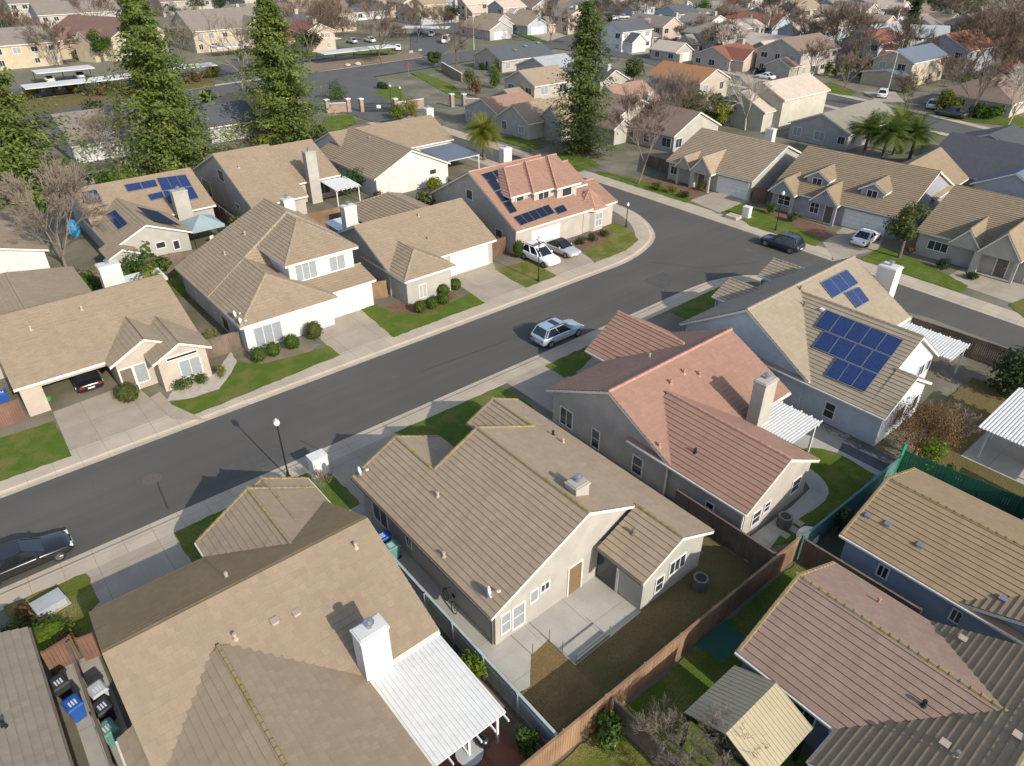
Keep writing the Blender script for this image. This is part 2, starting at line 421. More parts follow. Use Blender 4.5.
    def garage(s,side,pl,a0,a1,h=2.15,mat=None,rows=4):
        f=MB()
        for r in range(rows):
            z0=.11+(h-.11)*r/rows; s.slab(f,side,pl,a0,a1,z0,z0+(h-.11)/rows-.02,-.02,.03)
            for k in range(8): 
                x0=a0+(a1-a0)*(k+.1)/8; x1=a0+(a1-a0)*(k+.9)/8
                s.slab(f,side,pl,x0,x1,z0+.08,z0+(h-.11)/rows-.1,.02,.042)
        o=f.build('garage_door',mat or WHITE,s.e)
        g=MB(); t=.12
        s.slab(g,side,pl,a0-t,a0,.1,h+t,-.02,.055); s.slab(g,side,pl,a1,a1+t,.1,h+t,-.02,.055); s.slab(g,side,pl,a0,a1,h,h+t,-.02,.055)
        g.build('frame',s.trim,o); return o
    def door(s,side,pl,a,w=.95,h=2.05,mat=None,z0=.12):
        f=MB(); s.slab(f,side,pl,a-w/2,a+w/2,z0,z0+h,-.02,.035); o=f.build('door',mat or BRN,s.e)
        g=MB(); t=.09
        s.slab(g,side,pl,a-w/2-t,a-w/2,z0,z0+h+t,-.02,.06); s.slab(g,side,pl,a+w/2,a+w/2+t,z0,z0+h+t,-.02,.06); s.slab(g,side,pl,a-w/2,a+w/2,z0+h,z0+h+t,-.02,.06)
        g.build('frame',s.trim,o); h_=MB(); s.slab(h_,side,pl,a+w/2-.16,a+w/2-.08,z0+.95,z0+1.05,.03,.09); h_.build('handle',METAL,o); return o
    def chimney(s,x0,x1,y0,y1,z0,z1,mat=None,capm=None,flue=True):
        b=MB(); b.box(x0,x1,y0,y1,z0,z1-.18,0,s.X); b.box(x0-.05,x1+.05,y0-.05,y1+.05,z1-.18,z1-.06,0,s.X); b.box(x0+.03,x1-.03,y0+.03,y1-.03,z1-.06,z1,0,s.X)
        o=b.build('chimney',mat or s.wall,s.e)
        if flue:
            f=MB(); xm,ym=(x0+x1)/2,(y0+y1)/2
            f.tube(s.T(xm,ym,z1-.01),s.T(xm,ym,z1+.28),.13,.13,10); f.tube(s.T(xm,ym,z1+.28),s.T(xm,ym,z1+.34),.24,.24,10); f.tube(s.T(xm,ym,z1+.34),s.T(xm,ym,z1+.42),.2,.05,10)
            f.build('flue',METAL,o)
        return o
    def vent(s,px,py,wi,si,kind='pipe',mat=None):
        p,n=s.slopes[wi][si]; q=onplane(px,py,p,n); b=MB()
        if kind=='pipe':
            b.tube(q-Vector((0,0,.1)),q+Vector((0,0,.3)),.07,.07,9); b.tube(q+Vector((0,0,.28)),q+Vector((0,0,.36)),.1,.08,9); b.tube(q-Vector((0,0,.05)),q+Vector((0,0,.1)),.16,.09,9)
        else:
            b.box(q.x-.13,q.x+.13,q.y-.13,q.y+.13,q.z-.1,q.z+.12); b.box(q.x-.17,q.x+.17,q.y-.17,q.y+.17,q.z+.12,q.z+.155)
        return b.build('roof_vent',mat or VENT,s.e)
    def solar(s,quad,rows,cols,wi=None,si=None,skip=(),pl=None,tilt=0):
        p,n=pl or s.slopes[wi][si]; n=n if n.z>0 else -n
        C=[onplane(x,y,p,n)+n*.14 for x,y in quad]
        B=lambda u,v:(C[0]*(1-u)+C[1]*u)*(1-v)+(C[3]*(1-u)+C[2]*u)*v
        for r in range(rows):
            for c in range(cols):
                if (r,c) in skip: continue
                g=.012; m=MB()
                q=[B((c+g)/cols,(r+g)/rows),B((c+1-g)/cols,(r+g)/rows),B((c+1-g)/cols,(r+1-g)/rows),B((c+g)/cols,(r+1-g)/rows)]
                ctr=sum(q,Vector())/4
                if (q[1]-q[0]).cross(q[2]-q[0]).dot(n)<0: q=q[::-1]
                m.grid([[a-n*.04 for a in q],q],0)
                inn=[ctr+(a-ctr)*.955+n*.004 for a in q]
                m.face(inn,[(0,0),(1,0),(1,1),(0,1)],1)
                m.build('solar_panel',[PFRAME,s.pan or PANEL],s.e)
def panel_mat():
    m,t,b=nt('solar_cells'); uv=t.nodes.new('ShaderNodeTexCoord').outputs['UV']
    br=N(t,'ShaderNodeTexBrick',Scale=1.0); br.offset=0
    br.inputs['Brick Width'].default_value=1/6; br.inputs['Row Height'].default_value=1/10; br.inputs['Mortar Size'].default_value=.004
    br.inputs['Color1'].default_value=(.008,.022,.085,1); br.inputs['Color2'].default_value=(.012,.03,.11,1); br.inputs['Mortar'].default_value=(.09,.12,.2,1)
    t.links.new(uv,br.inputs['Vector']); t.links.new(br.outputs['Color'],b.inputs['Base Color']); b.inputs['Roughness'].default_value=.12; return m
PANEL=panel_mat(); PFRAME=plain('panel_frame',(.35,.36,.38),.4,.7)
BPANEL=plain('black_solar_cells',(.010,.014,.028),.15)
# ------------------------------------------------------------------ vehicles
TYRE=plain('tyre_rubber',(.015,.015,.015),.8); RIM=plain('wheel_rim',(.35,.36,.37),.3,.9); LAMP=plain('headlight_lens',(.6,.62,.63),.1); TAIL=plain('taillight_lens',(.25,.01,.01),.2)
def paint(key,col,metal=0): return plain('car_paint_'+key,col,.28,metal,.6)
def lathe_wheel(x,y,r,w,parent,sub=True):
    t=MB(); n=18
    rings=[]
    for yy,rr in ((-w/2,r*.62),(-w/2,r*.93),(-w/2+.04,r),(w/2-.04,r),(w/2,r*.93),(w/2,r*.62)):
        rings.append([(x+rr*math.cos(2*math.pi*k/n),y+yy,r+rr*math.sin(2*math.pi*k/n)) for k in range(n)])
    t.grid([[PX@Vector(p) for p in q] for q in rings])
    o=t.build('wheel',TYRE,parent,smooth=True)
    if sub:
        m=MB()
        for sg in (-1,1):
            yy=y+sg*(w/2+.004)
            m.face([PX@Vector((x+r*.6*math.cos(2*math.pi*k/n),yy,r+r*.6*math.sin(2*math.pi*k/n))) for k in range(n)])
            for k in range(5):
                a=2*math.pi*k/5; m.bar(PX@Vector((x,yy,r)),PX@Vector((x+r*.56*math.cos(a),yy,r+r*.56*math.sin(a))),.07,.03)
        m.build('rim',RIM,o)
    return o
PX=Matrix.Identity(4)
def car(name,label,cat,x,y,rz,L=4.6,W=1.85,H=1.5,col=None,kind='sedan',z=.004,group=None,roofm=None,detail=True):
    """built along +x (nose at +x)"""
    global PX
    e=empty(name,x,y,z,rz,label,cat,group)
    PX=Matrix.Translation((x,y,z))@Matrix.Rotation(rz,4,'Z')
    wr=.33 if kind=='sedan' else .37
    g=.2 if kind=='sedan' else .26
    bel=H*.60 if kind!='sedan' else H*.62
    hood=bel*.93
    h2=L/2
    if kind=='pickup': st=[(-h2,.9,g+.12,bel*.98),(-h2+.15,.97,g,bel),(-h2+1.6,1,g,bel),(-.2,1,g,bel),(h2-1.7,1,g,bel),(h2-1.3,.99,g,hood),(h2-.35,.95,g,hood*.95),(h2-.08,.88,g+.08,hood*.86),(h2,.8,g+.15,hood*.72)]
    elif kind=='suv': st=[(-h2,.86,g+.15,bel*.9),(-h2+.12,.94,g+.05,bel*.99),(-h2+.8,1,g,bel),(0,1,g,bel),(h2-1.45,1,g,bel*.99),(h2-1.1,.99,g,hood),(h2-.35,.94,g,hood*.93),(h2-.1,.86,g+.08,hood*.82),(h2,.76,g+.15,hood*.66)]
    elif kind=='van': st=[(-h2,.92,g+.1,bel),(-h2+.1,.98,g,bel),(0,1,g,bel),(h2-1.3,1,g,bel),(h2-.8,.98,g,bel*.95),(h2-.25,.93,g,hood*.85),(h2,.8,g+.12,hood*.65)]
    else: st=[(-h2,.8,g+.2,bel*.86),(-h2+.12,.9,g+.05,bel*.94),(-h2+.9,.99,g,bel*.98),(-.2,1,g,bel),(h2-1.5,1,g,bel*.98),(h2-1.15,.98,g,hood),(h2-.4,.92,g,hood*.9),(h2-.12,.83,g+.06,hood*.78),(h2,.72,g+.14,hood*.62)]
    b=MB(); rings=[]
    for (sx,sw,z0,z1) in st:
        w=W/2*sw; zm=(z0+z1)/2
        half=[(w*.82,z0),(w*.97,z0+.1),(w,zm),(w*.985,z1-.12),(w*.93,z1-.03),(w*.80,z1)]
        ring=[(sx,a,c) for a,c in half]+[(sx,0,z1+.025)]+[(sx,-a,c) for a,c in reversed(half)]
        rings.append([PX@Vector(p) for p in ring])
    b.grid(rings)
    b.build('body',col,e,smooth=True)
    if kind=='pickup': c0,c1,r0,r1=-h2+1.75,h2-1.55,-h2+1.85,h2-2.35
    elif kind=='suv': c0,c1,r0,r1=-h2+.12,h2-1.25,-h2+.55,h2-2.15
    elif kind=='van': c0,c1,r0,r1=-h2+.05,h2-.75,-h2+.2,h2-1.6
    else: c0,c1,r0,r1=-h2+.55,h2-1.3,-h2+1.45,h2-2.2
    wb,wt=W/2*.92,W/2*.74
    def cab(z,k):   # outline at fraction k of the cabin height
        x0=c0+(r0-c0)*k; x1=c1+(r1-c1)*k; w=wb+(wt-wb)*k
        return [PX@Vector(p) for p in ((x0+.04,-w*.9,z),(x0+.25,-w,z),(x1-.35,-w,z),(x1-.03,-w*.82,z),(x1-.03,w*.82,z),(x1-.35,w,z),(x0+.25,w,z),(x0+.04,w*.9,z))]
    gl=MB(); gl.grid([cab(bel-.04,0),cab(H-.07,1)]); gl.build('window',CARGLASS,e)
    rf=MB(); 
    o_=lambda pts,k,dz:[ (sum(pts,Vector())/8)+((p-sum(pts,Vector())/8)*k)+Vector((0,0,dz)) for p in pts]
    t=cab(H-.09,1); rf.grid([o_(t,1.03,0),o_(t,1.02,.045),o_(t,.9,.085)],0,True,True)
    lo,hi=cab(bel-.04,0),cab(H-.07,1)
    for k in (1,2,5,6): rf.bar(lo[k],hi[k],.07,.07)
    for k in (0,7,3,4): rf.bar(lo[k],hi[k],.06,.06)
    ml,mh=(lo[1]+(lo[2]-lo[1])*.52),(hi[1]+(hi[2]-hi[1])*.42); rf.bar(ml,mh,.08,.06)
    ml,mh=(lo[6]+(lo[5]-lo[6])*.52),(hi[6]+(hi[5]-hi[6])*.42); rf.bar(ml,mh,.08,.06)
    rf.build('roof',roofm or col,e)
    if kind=='suv' and detail:
        sr=MB(); q=cab(H,1); cx=[ (q[1]+(q[2]-q[1])*.45),(q[1]+(q[2]-q[1])*.95),(q[6]+(q[5]-q[6])*.95),(q[6]+(q[5]-q[6])*.45)]
        cc=sum(cx,Vector())/4; sr.face([cc+(p-cc)*.72+Vector((0,0,.008)) for p in cx]); sr.build('sunroof',CARGLASS,e)
        rr=MB()
        for k in (1,6):
            j=2 if k==1 else 5; rr.bar(q[k]+Vector((0,0,.06)),q[j]+Vector((0,0,.06)),.04,.05)
        rr.build('roof_rail',DARKM,e)
    if kind=='pickup':
        bd=MB(); bd.box(-h2+.12,-h2+1.62,-W*.4,W*.4,bel+.0,bel+.035,0,PX); bd.build('bed',DARKM,e)
    for sx in (-h2+.85,h2-.85):
        for sy in (-1,1): lathe_wheel(sx,sy*(W/2-.11),wr,.23,e,detail)
    for sy in (-1,1):
        a=MB(); a.box(h2-.2,h2-.03,sy*W*.31-.16,sy*W*.31+.16,hood*.66,hood*.79,0,PX); a.build('headlight',LAMP,e)
        a=MB(); a.box(-h2-.02,-h2+.12,sy*W*.35-.12,sy*W*.35+.12,bel*.68,bel*.86,0,PX); a.build('taillight',TAIL,e)
        if detail:
            a=MB(); a.box(c1-.55,c1-.38,sy*(W/2+.02)-.09,sy*(W/2+.02)+.09,bel-.02,bel+.13,0,PX); a.build('mirror',col,e)
    if detail:
        a=MB(); a.box(h2-.05,h2+.015,-.24,.24,g+.2,g+.31,0,PX); a.box(-h2-.02,-h2+.03,-.24,.24,g+.3,g+.41,0,PX); a.build('number_plate',OFFW,e)
        a=MB(); a.box(h2-.12,h2-.004,-W*.22,W*.22,hood*.5,hood*.66,0,PX); a.build('grille',DARKM,e)
    return e
# ------------------------------------------------------------------ vegetation
def rv(rnd):
    while 1:
        v=Vector((rnd.uniform(-1,1),rnd.uniform(-1,1),rnd.uniform(-1,1)))
        if .05<v.length<1: return v
def leaf(mb,p,s,nrm,rnd,asp=.6):
    n=nrm.normalized(); a=n.cross(rv(rnd)).normalized(); b=n.cross(a)
    a=a*s*.5; b=b*s*.5*asp
    mb.face([p-a,p-b*.9,p+a,p+b*.9])
def cloud(mb,c,r,n,size,rnd,up=.4,inner=.35):
    c=Vector(c)
    for _ in range(n):
        d=rv(rnd).normalized(); k=(inner+(1-inner)*rnd.random()**.5)*rnd.uniform(.85,1.12)
        p=c+Vector((d.x*r[0],d.y*r[1],d.z*r[2]))*k
        leaf(mb,p,size*rnd.uniform(.6,1.3),d+Vector((0,0,up))+rv(rnd)*.9,rnd)
def conifer(name,label,x,y,h,r,mat,n=5200,seed=1,base=.1,leaf_s=.55,droop=.18,group=None,pw=.8,lean=(0,0)):
    rnd=random.Random(seed); e=empty(name,x,y,0,0,label,'tree',group)
    ax=lambda z:Vector((x+lean[0]*z/h,y+lean[1]*z/h,z))
    t=MB(); k=6
    for i in range(k): t.tube(ax(h*.97*i/k),ax(h*.97*(i+1)/k),.022*h*(1-i/k)+.02,.022*h*(1-(i+1)/k)+.02,8,0,False)
    c=MB(); a0=seed*1.7; nb=int(h*8); per=max(6,n//nb)
    for b in range(nb):
        f=(b+rnd.random())/nb; z=h*(base+(1-base)*f); L=r*((1-f**1.35)**pw*(.72+.28*math.sin(a0+b*.9+f*9))+.05)*rnd.uniform(.6,1.15)*(.8 if f<.06 else 1); a=b*2.39996+rnd.uniform(-.5,.5)
        d=Vector((math.cos(a),math.sin(a),0)); tip=ax(z)+d*L+Vector((0,0,-droop*L+rnd.uniform(-.1,.25)*L))
        t.tube(ax(z),ax(z)+(tip-ax(z))*.8,.05+.012*L,.015,3,0,False)
        cl=5 if L>1.5 else 2; sd_=d.cross(Vector((0,0,1)))
        for j in range(cl):
            q=(j+rnd.uniform(.5,1.1))/cl; cc=ax(z)+(tip-ax(z))*min(1,q)+sd_*rnd.gauss(0,.16*L)+Vector((0,0,rnd.gauss(0,.15))); w=.07*L+.26
            for _ in range(per//cl+1):
                p=cc+Vector((rnd.gauss(0,w),rnd.gauss(0,w),rnd.gauss(0,w*.55)))
                leaf(c,p,leaf_s*rnd.uniform(.6,1.35),Vector((0,0,1))+d*.5+rv(rnd)*.8,rnd,.55)
    cloud(c,ax(h*.985),(r*.12,r*.12,h*.03),int(n*.01)+6,leaf_s*.8,rnd)
    t.build('trunk',TRUNK,e); c.build('crown',mat,e); return e
def grow(mb,p,d,L,r,depth,rnd,spread,n,droop=0,twig=None,minr=.008,sides=(6,5,4,3,3,3,3)):
    segs=2 if depth>1 else 1
    lev=min(6,max(0,n-depth))
    pts=[p]; dd=d.copy()
    for i in range(segs):
        dd=(dd+rv(rnd)*.14+Vector((0,0,-droop))).normalized(); q=pts[-1]+dd*L/segs; ra=r*(1-.28*i/segs); rb=r*(1-.28*(i+1)/segs)
        mb.tube(pts[-1],q,max(minr,ra),max(minr,rb),sides[lev],0,False); pts.append(q)
    if depth==0: return
    kids=3 if depth>2 else rnd.choice((3,4,4,5))
    for k in range(kids):
        a=rnd.uniform(0,2*math.pi); u=dd.cross(Vector((0.3,.2,1))).normalized(); v=dd.cross(u)
        sp=spread*rnd.uniform(.55,1.25) if k else spread*.35
        nd=(dd*math.cos(sp)+(u*math.cos(a)+v*math.sin(a))*math.sin(sp)+Vector((0,0,.10))).normalized()
        st=pts[-1] if k<2 else pts[1]+(pts[-1]-pts[1])*rnd.uniform(-.1,1) if segs>1 else p+(pts[-1]-p)*rnd.uniform(.35,1)
        grow(mb,st,nd,L*rnd.uniform(.6,.85),r*.62,depth-1,rnd,spread,n,droop,twig,minr,sides)
def bare_tree(name,label,x,y,h,mat,seed=1,depth=6,spread=.55,tw=.028,trunk=.22,group=None,z=.1,minr=.010,twigmat=None):
    rnd=random.Random(seed); e=empty(name,x,y,z,0,label,'tree',group)
    t=MB(); hb=h*trunk; top=Vector((x+rnd.uniform(-.05,.05)*h,y+rnd.uniform(-.05,.05)*h,z+hb))
    t.tube((x,y,z-.1),top,tw*h*.62,tw*h*.5,8,0,False); t.build('trunk',mat,e)
    c=MB(); k=rnd.choice((3,4,4))
    for i in range(k):
        a=2*math.pi*i/k+rnd.uniform(-.4,.4); s=spread*rnd.uniform(.55,1.1)
        d=Vector((math.cos(a)*math.sin(s),math.sin(a)*math.sin(s),math.cos(s)))
        grow(c,top-Vector((0,0,.05)),d,h*.27*rnd.uniform(.85,1.1),tw*h*.36,depth-1,rnd,spread,depth-1,0,None,minr)
    c.build('crown',twigmat or mat,e); return e
def broad_tree(name,label,x,y,h,rad,mat,seed=1,n=2600,leaf_s=.34,trunk=.35,group=None,lumps=9,z=.1,bark=None,cat='tree'):
    rnd=random.Random(seed); e=empty(name,x,y,z,0,label,cat,group)
    t=MB(); hb=h*trunk; top=Vector((x,y,z+hb)); t.tube((x,y,z-.1),top,.03*h+.03,.022*h+.02,8,0,False)
    c=MB(); cz=z+hb+(h-hb)*.5; ctr=Vector((x,y,cz))
    for i in range(lumps):
        d=rv(rnd).normalized(); p=ctr+Vector((d.x*rad*.55,d.y*rad*.55,d.z*(h-hb)*.3)); q=rad*rnd.uniform(.38,.62)
        t.tube(top-Vector((0,0,.1)),p,.014*h,.01,4,0,False)
        cloud(c,p,(q,q,q*.8),n//lumps,leaf_s,rnd)
    t.build('trunk',bark or TRUNK,e); c.build('crown',mat,e); return e
def bush(name,label,x,y,r,h,mat,seed=1,n=500,leaf_s=.16,group=None,z=.1,core=True,tight=.72,cat='shrub'):
    rnd=random.Random(seed); m=MB(); r*=rnd.uniform(.9,1.12); h*=rnd.uniform(.9,1.12); c=(x,y,z+h*.5)
    for _ in range(4):
        d=rv(rnd).normalized(); cloud(m,(x+d.x*r*.45,y+d.y*r*.45,z+h*.5+d.z*h*.22),(r*.62,r*.62,h*.36),n//6,leaf_s*1.15,rnd,.25,.6)
    if core: m.ball(c,(r*.8,r*.8,h*.43),12,8,0,.09,rnd)
    cloud(m,c,(r,r,h*.52),n,leaf_s,rnd,.25,tight)
    return m.build(name,mat,None,label=label,cat=cat,group=group,origin=(x,y,z))
def loose_bush(name,label,x,y,r,h,mat,seed=1,n=700,leaf_s=.22,group=None,z=.1,lumps=6,cat='shrub'):
    rnd=random.Random(seed); e=empty(name,x,y,z,0,label,cat,group); m=MB(); s=MB()
    for i in range(lumps):
        d=rv(rnd); p=Vector((x+d.x*r*.6,y+d.y*r*.6,z+h*.5+d.z*h*.3)); q=r*rnd.uniform(.4,.65)
        s.tube((x,y,z-.05),p,.04,.012,4,0,False); cloud(m,p,(q,q,min(q,h*.4)),n//lumps,leaf_s,rnd)
    s.build('stem',TRUNK,e); m.build('foliage',mat,e); return e
def palm(name,label,x,y,h,fl,mat,seed=1,n=34,group=None,droop=.9,skirt=True):
    rnd=random.Random(seed); e=empty(name,x,y,.1,0,label,'palm tree',group); t=MB()
    for i in range(6): t.tube((x,y,.1+h*i/6),(x,y,.1+h*(i+1)/6),.24-.015*i+.03,.24-.015*(i+1),9,0,False)
    t.build('trunk',TRUNK,e); m=MB(); k=MB()
    def frond(mb,el,a,L,w,dr):
        d=Vector((math.cos(a),math.sin(a),0)); p=Vector((x,y,.1+h)); s=d.cross(Vector((0,0,1)))
        vx=Vector((d.x*math.cos(el),d.y*math.cos(el),math.sin(el))); seg=9; prev=p
        for i in range(seg):
            f=(i+1)/seg; vx=(vx+Vector((0,0,-dr/seg))).normalized(); q=prev+vx*L/seg
            for sg in (-1,1):
                for j in range(2):
                    b=prev+(q-prev)*(j*.5); ww=w*math.sin(math.pi*min(1,f*.9+.12))+.05
                    tip=b+s*sg*ww+vx*ww*.7+Vector((0,0,-ww*.35)); mb.face([b-vx*.05,b+vx*.10,tip])
            prev=q
    for i in range(n): frond(m,rnd.uniform(-.1,1.35),rnd.uniform(0,6.28),fl*rnd.uniform(.8,1.1),fl*.24,droop*rnd.uniform(.8,1.3))
    m.build('crown',mat,e)
    if skirt:
        for i in range(12): frond(k,rnd.uniform(-1.2,-.5),rnd.uniform(0,6.28),fl*.7,fl*.14,.6)
        k.build('dead_fronds',M('dead_palm_frond',(.30,.21,.11),.9,.2,3),e)
    return e
TRUNK=M('tree_bark',(.12,.09,.07),.95,.25,4,bump=.5)
GREYB=M('grey_branches',(.17,.138,.11),.95,.2,3); PINKB=M('pinkish_branches',(.17,.125,.098),.95,.2,3); PALEB=M('pale_branches',(.36,.31,.26),.9,.2,3); BROWNB=M('brown_branches',(.12,.085,.06),.95,.2,3); RUSTB=M('rust_branches',(.24,.13,.06),.95,.25,2)
L_CON=leaf_mat('conifer_needles',(.13,.185,.042),(.20,.25,.056),(.25,.265,.07))
L_CON2=leaf_mat('tall_conifer_needles',(.085,.13,.036),(.135,.175,.042),(.17,.19,.048))
L_DK=leaf_mat('dark_leaves',(.030,.058,.016),(.055,.09,.022))
L_PALM=leaf_mat('palm_fronds',(.10,.15,.03),(.16,.20,.04),(.20,.21,.05))
L_GR=leaf_mat('green_leaves',(.06,.115,.018),(.10,.165,.026))
L_LM=leaf_mat('lime_leaves',(.12,.19,.015),(.19,.25,.02))
L_OL=leaf_mat('olive_leaves',(.085,.11,.028),(.135,.15,.036))
L_TOP=leaf_mat('topiary_leaves',(.07,.12,.016),(.11,.165,.022))
L_RUST=leaf_mat('rusty_leaves',(.19,.10,.04),(.26,.15,.06),(.14,.09,.04))
L_YEL=leaf_mat('yellow_green_leaves',(.17,.19,.022),(.24,.24,.035))
# ------------------------------------------------------------------ street furniture, fences, small things
def fence(name,label,pts,h=1.8,mat=None,post=None,gap=.012,bw=.145,z=.1,span=2.4,cap=True,group=None,cat='fence'):
    pts=[Vector((p[0],p[1],0)) for p in pts]; e=empty(name,pts[0].x,pts[0].y,z,0,label,cat,group)
    b=MB(); rnd=random.Random(len(label)); ps=[]
    for a,c in zip(pts,pts[1:]):
        d=c-a; L=d.length; d.normalize(); s=Vector((-d.y,d.x,0)); n=max(1,int(L/bw))
        for i in range(n):
            q0,q1=a+d*(L*i/n+gap/2),a+d*(L*(i+1)/n-gap/2); hh=h+rnd.uniform(-.02,.02); o=s*rnd.uniform(-.006,.006)
            A=[q0-s*.012+o,q1-s*.012+o,q1+s*.012+o,q0+s*.012+o]
            b.grid([[p+Vector((0,0,z-.05)) for p in A],[p+Vector((0,0,z+hh)) for p in A]])
        for zz in (.35,h-.35): b.bar(a+s*.035+Vector((0,0,z+zz)),c+s*.035+Vector((0,0,z+zz)),.04,.09)
        if cap: b.bar(a+Vector((0,0,z+h+.035)),c+Vector((0,0,z+h+.035)),.13,.035)
        m=max(1,round(L/span)); ps+=[a+d*(L*i/m)+s*.06 for i in range(m+1)]
    b.build('board_panel',mat or FENCE,e)
    for p in ps:
        t=MB(); t.box(p.x-.05,p.x+.05,p.y-.05,p.y+.05,z-.05,z+h+.06); t.build('post',post or mat or FENCE,e)
    return e
def lamp_post(x,y,h,label,group='lamp posts along the streets',head=.2,z=.1):
    e=empty('street_lamp',x,y,z,0,label,'street lamp',group)
    p=MB(); p.tube((x,y,z),(x,y,z+.5),.11,.075,10); p.tube((x,y,z+.5),(x,y,z+h-.45),.055,.042,8); p.build('pole',DARKM,e)
    b=MB(); b.tube((x,y,z-.02),(x,y,z+.12),.17,.14,10); b.build('base',DARKM,e)
    g=MB(); g.ball((x,y,z+h-.22),(head,head,head*1.15),12,8); go=g.build('globe',plain('lamp_globe',(.62,.6,.55),.25),e,smooth=True)
    f=MB(); f.tube((x,y,z+h-.5),(x,y,z+h-.4),.07,.13,10); f.build('collar',DARKM,e)
    c=MB(); c.tube((x,y,z+h-.02),(x,y,z+h+.12),head*.8,.03,10); c.build('finial',plain('lamp_cap',(.4,.4,.4),.4,.5),e)
    return e
def cobra_lamp(x,y,h,label,ang=0,arm=2.0):
    e=empty('cobra_street_light',x,y,.1,0,label,'street light','tall metal street lights'); m=plain('pale_metal_pole',(.5,.5,.48),.5,.4)
    p=MB(); p.tube((x,y,.1),(x,y,h),.11,.07,8); p.build('pole',m,e)
    d=Vector((math.cos(ang),math.sin(ang),0)); a=MB(); top=Vector((x,y,h-.05)); a.tube(top,top+d*arm*.5+Vector((0,0,.35)),.05,.045,6); a.tube(top+d*arm*.5+Vector((0,0,.35)),top+d*arm+Vector((0,0,.42)),.045,.04,6); a.build('arm',m,e)
    l=MB(); q=top+d*arm+Vector((0,0,.42)); l.bar(q-d*.1,q+d*.6,.26,.14); l.build('lamp_head',m,e); return e
def bin_(x,y,rz,col,label,group=None,lid=None,z=.12):
    T=Matrix.Translation((x,y,z))@Matrix.Rotation(rz,4,'Z'); e=empty('wheeled_bin',x,y,z,rz,label,'bin',group)
    b=MB(); q=lambda w,d,zz:[T@Vector(p) for p in ((-w,-d,zz),(w,-d,zz),(w,d,zz),(-w,d,zz))]
    b.grid([q(.24,.26,.05),q(.30,.36,.95),q(.32,.38,.98)]); b.build('body',col,e)
    l=MB(); l.grid([q(.34,.41,.98),q(.35,.42,1.03),q(.28,.34,1.09)]); l.bar(T@Vector((-.26,.44,1.0)),T@Vector((.26,.44,1.0)),.05,.05); l.build('lid',lid or col,e)
    if True:
        k=MB()
        for dx in (-.12,0,.12): k.box(dx-.035,dx+.035,-.22,.1,1.091,1.094,0,T)
        k.build('lid_marking',plain('bin_marking',(.55,.6,.65),.6),e)
    for sx in (-.22,.22):
        w=MB(); w.tube(T@Vector((sx-.04,.3,.13)),T@Vector((sx+.04,.3,.13)),.13,.13,10); w.build('wheel',TYRE,e)
    return e
def dish(p,face,label,r=.42):
    e=empty('satellite_dish',p[0],p[1],p[2],0,label,'satellite dish','satellite dishes on eaves'); p=Vector(p); f=Vector(face).normalized()
    u=f.cross(Vector((0,0,1))).normalized(); v=u.cross(f); m=MB(); n=16; rings=[]
    c=p+Vector((0,0,.45))
    for k in range(5):
        rr=r*(k+.02)/4; rings.append([c+f*(.45*rr*rr/r)+(u*math.cos(2*math.pi*i/n)+v*math.sin(2*math.pi*i/n)*1.05)*rr for i in range(n)])
    m.grid(rings,0,True,False); m.build('reflector',plain('dish_white',(.5,.51,.52),.4),e,smooth=True)
    a=MB(); a.tube(p,c,.03,.03,6); a.tube(c-v*r*.9+f*.1,c+f*.55-v*.1,.02,.015,5); a.build('arm',METAL,e)
    l=MB(); q=c+f*.57-v*.08; l.bar(q-f*.1,q+f*.06,.1,.1); l.build('receiver',OFFW,e); return e
def ac_unit(x,y,label,s=.42,h=.75,z=.12):
    e=empty('air_conditioner',x,y,z,0,label,'air conditioner','outdoor air conditioners'); m=plain('ac_casing',(.14,.145,.15),.55,.3)
    b=MB(); ring=lambda k,zz:[(x+k*s*math.cos(math.pi/4*i+.39),y+k*s*math.sin(math.pi/4*i+.39),zz) for i in range(8)]
    b.grid([ring(1,z),ring(1,z+h),ring(.93,z+h+.03)])
    for i in range(9): b.grid([ring(1.02,z+.08+i*.085),ring(1.02,z+.11+i*.085)],0,True,True)
    b.build('casing',m,e); t=MB(); t.tube((x,y,z+h+.025),(x,y,z+h+.05),s*.7,s*.7,16); t.build('fan_guard',DARKM,e); p=MB(); p.box(x-s*1.1,x+s*1.1,y-s*1.1,y+s*1.1,z-.04,z); p.build('pad',PATIO,e); return e
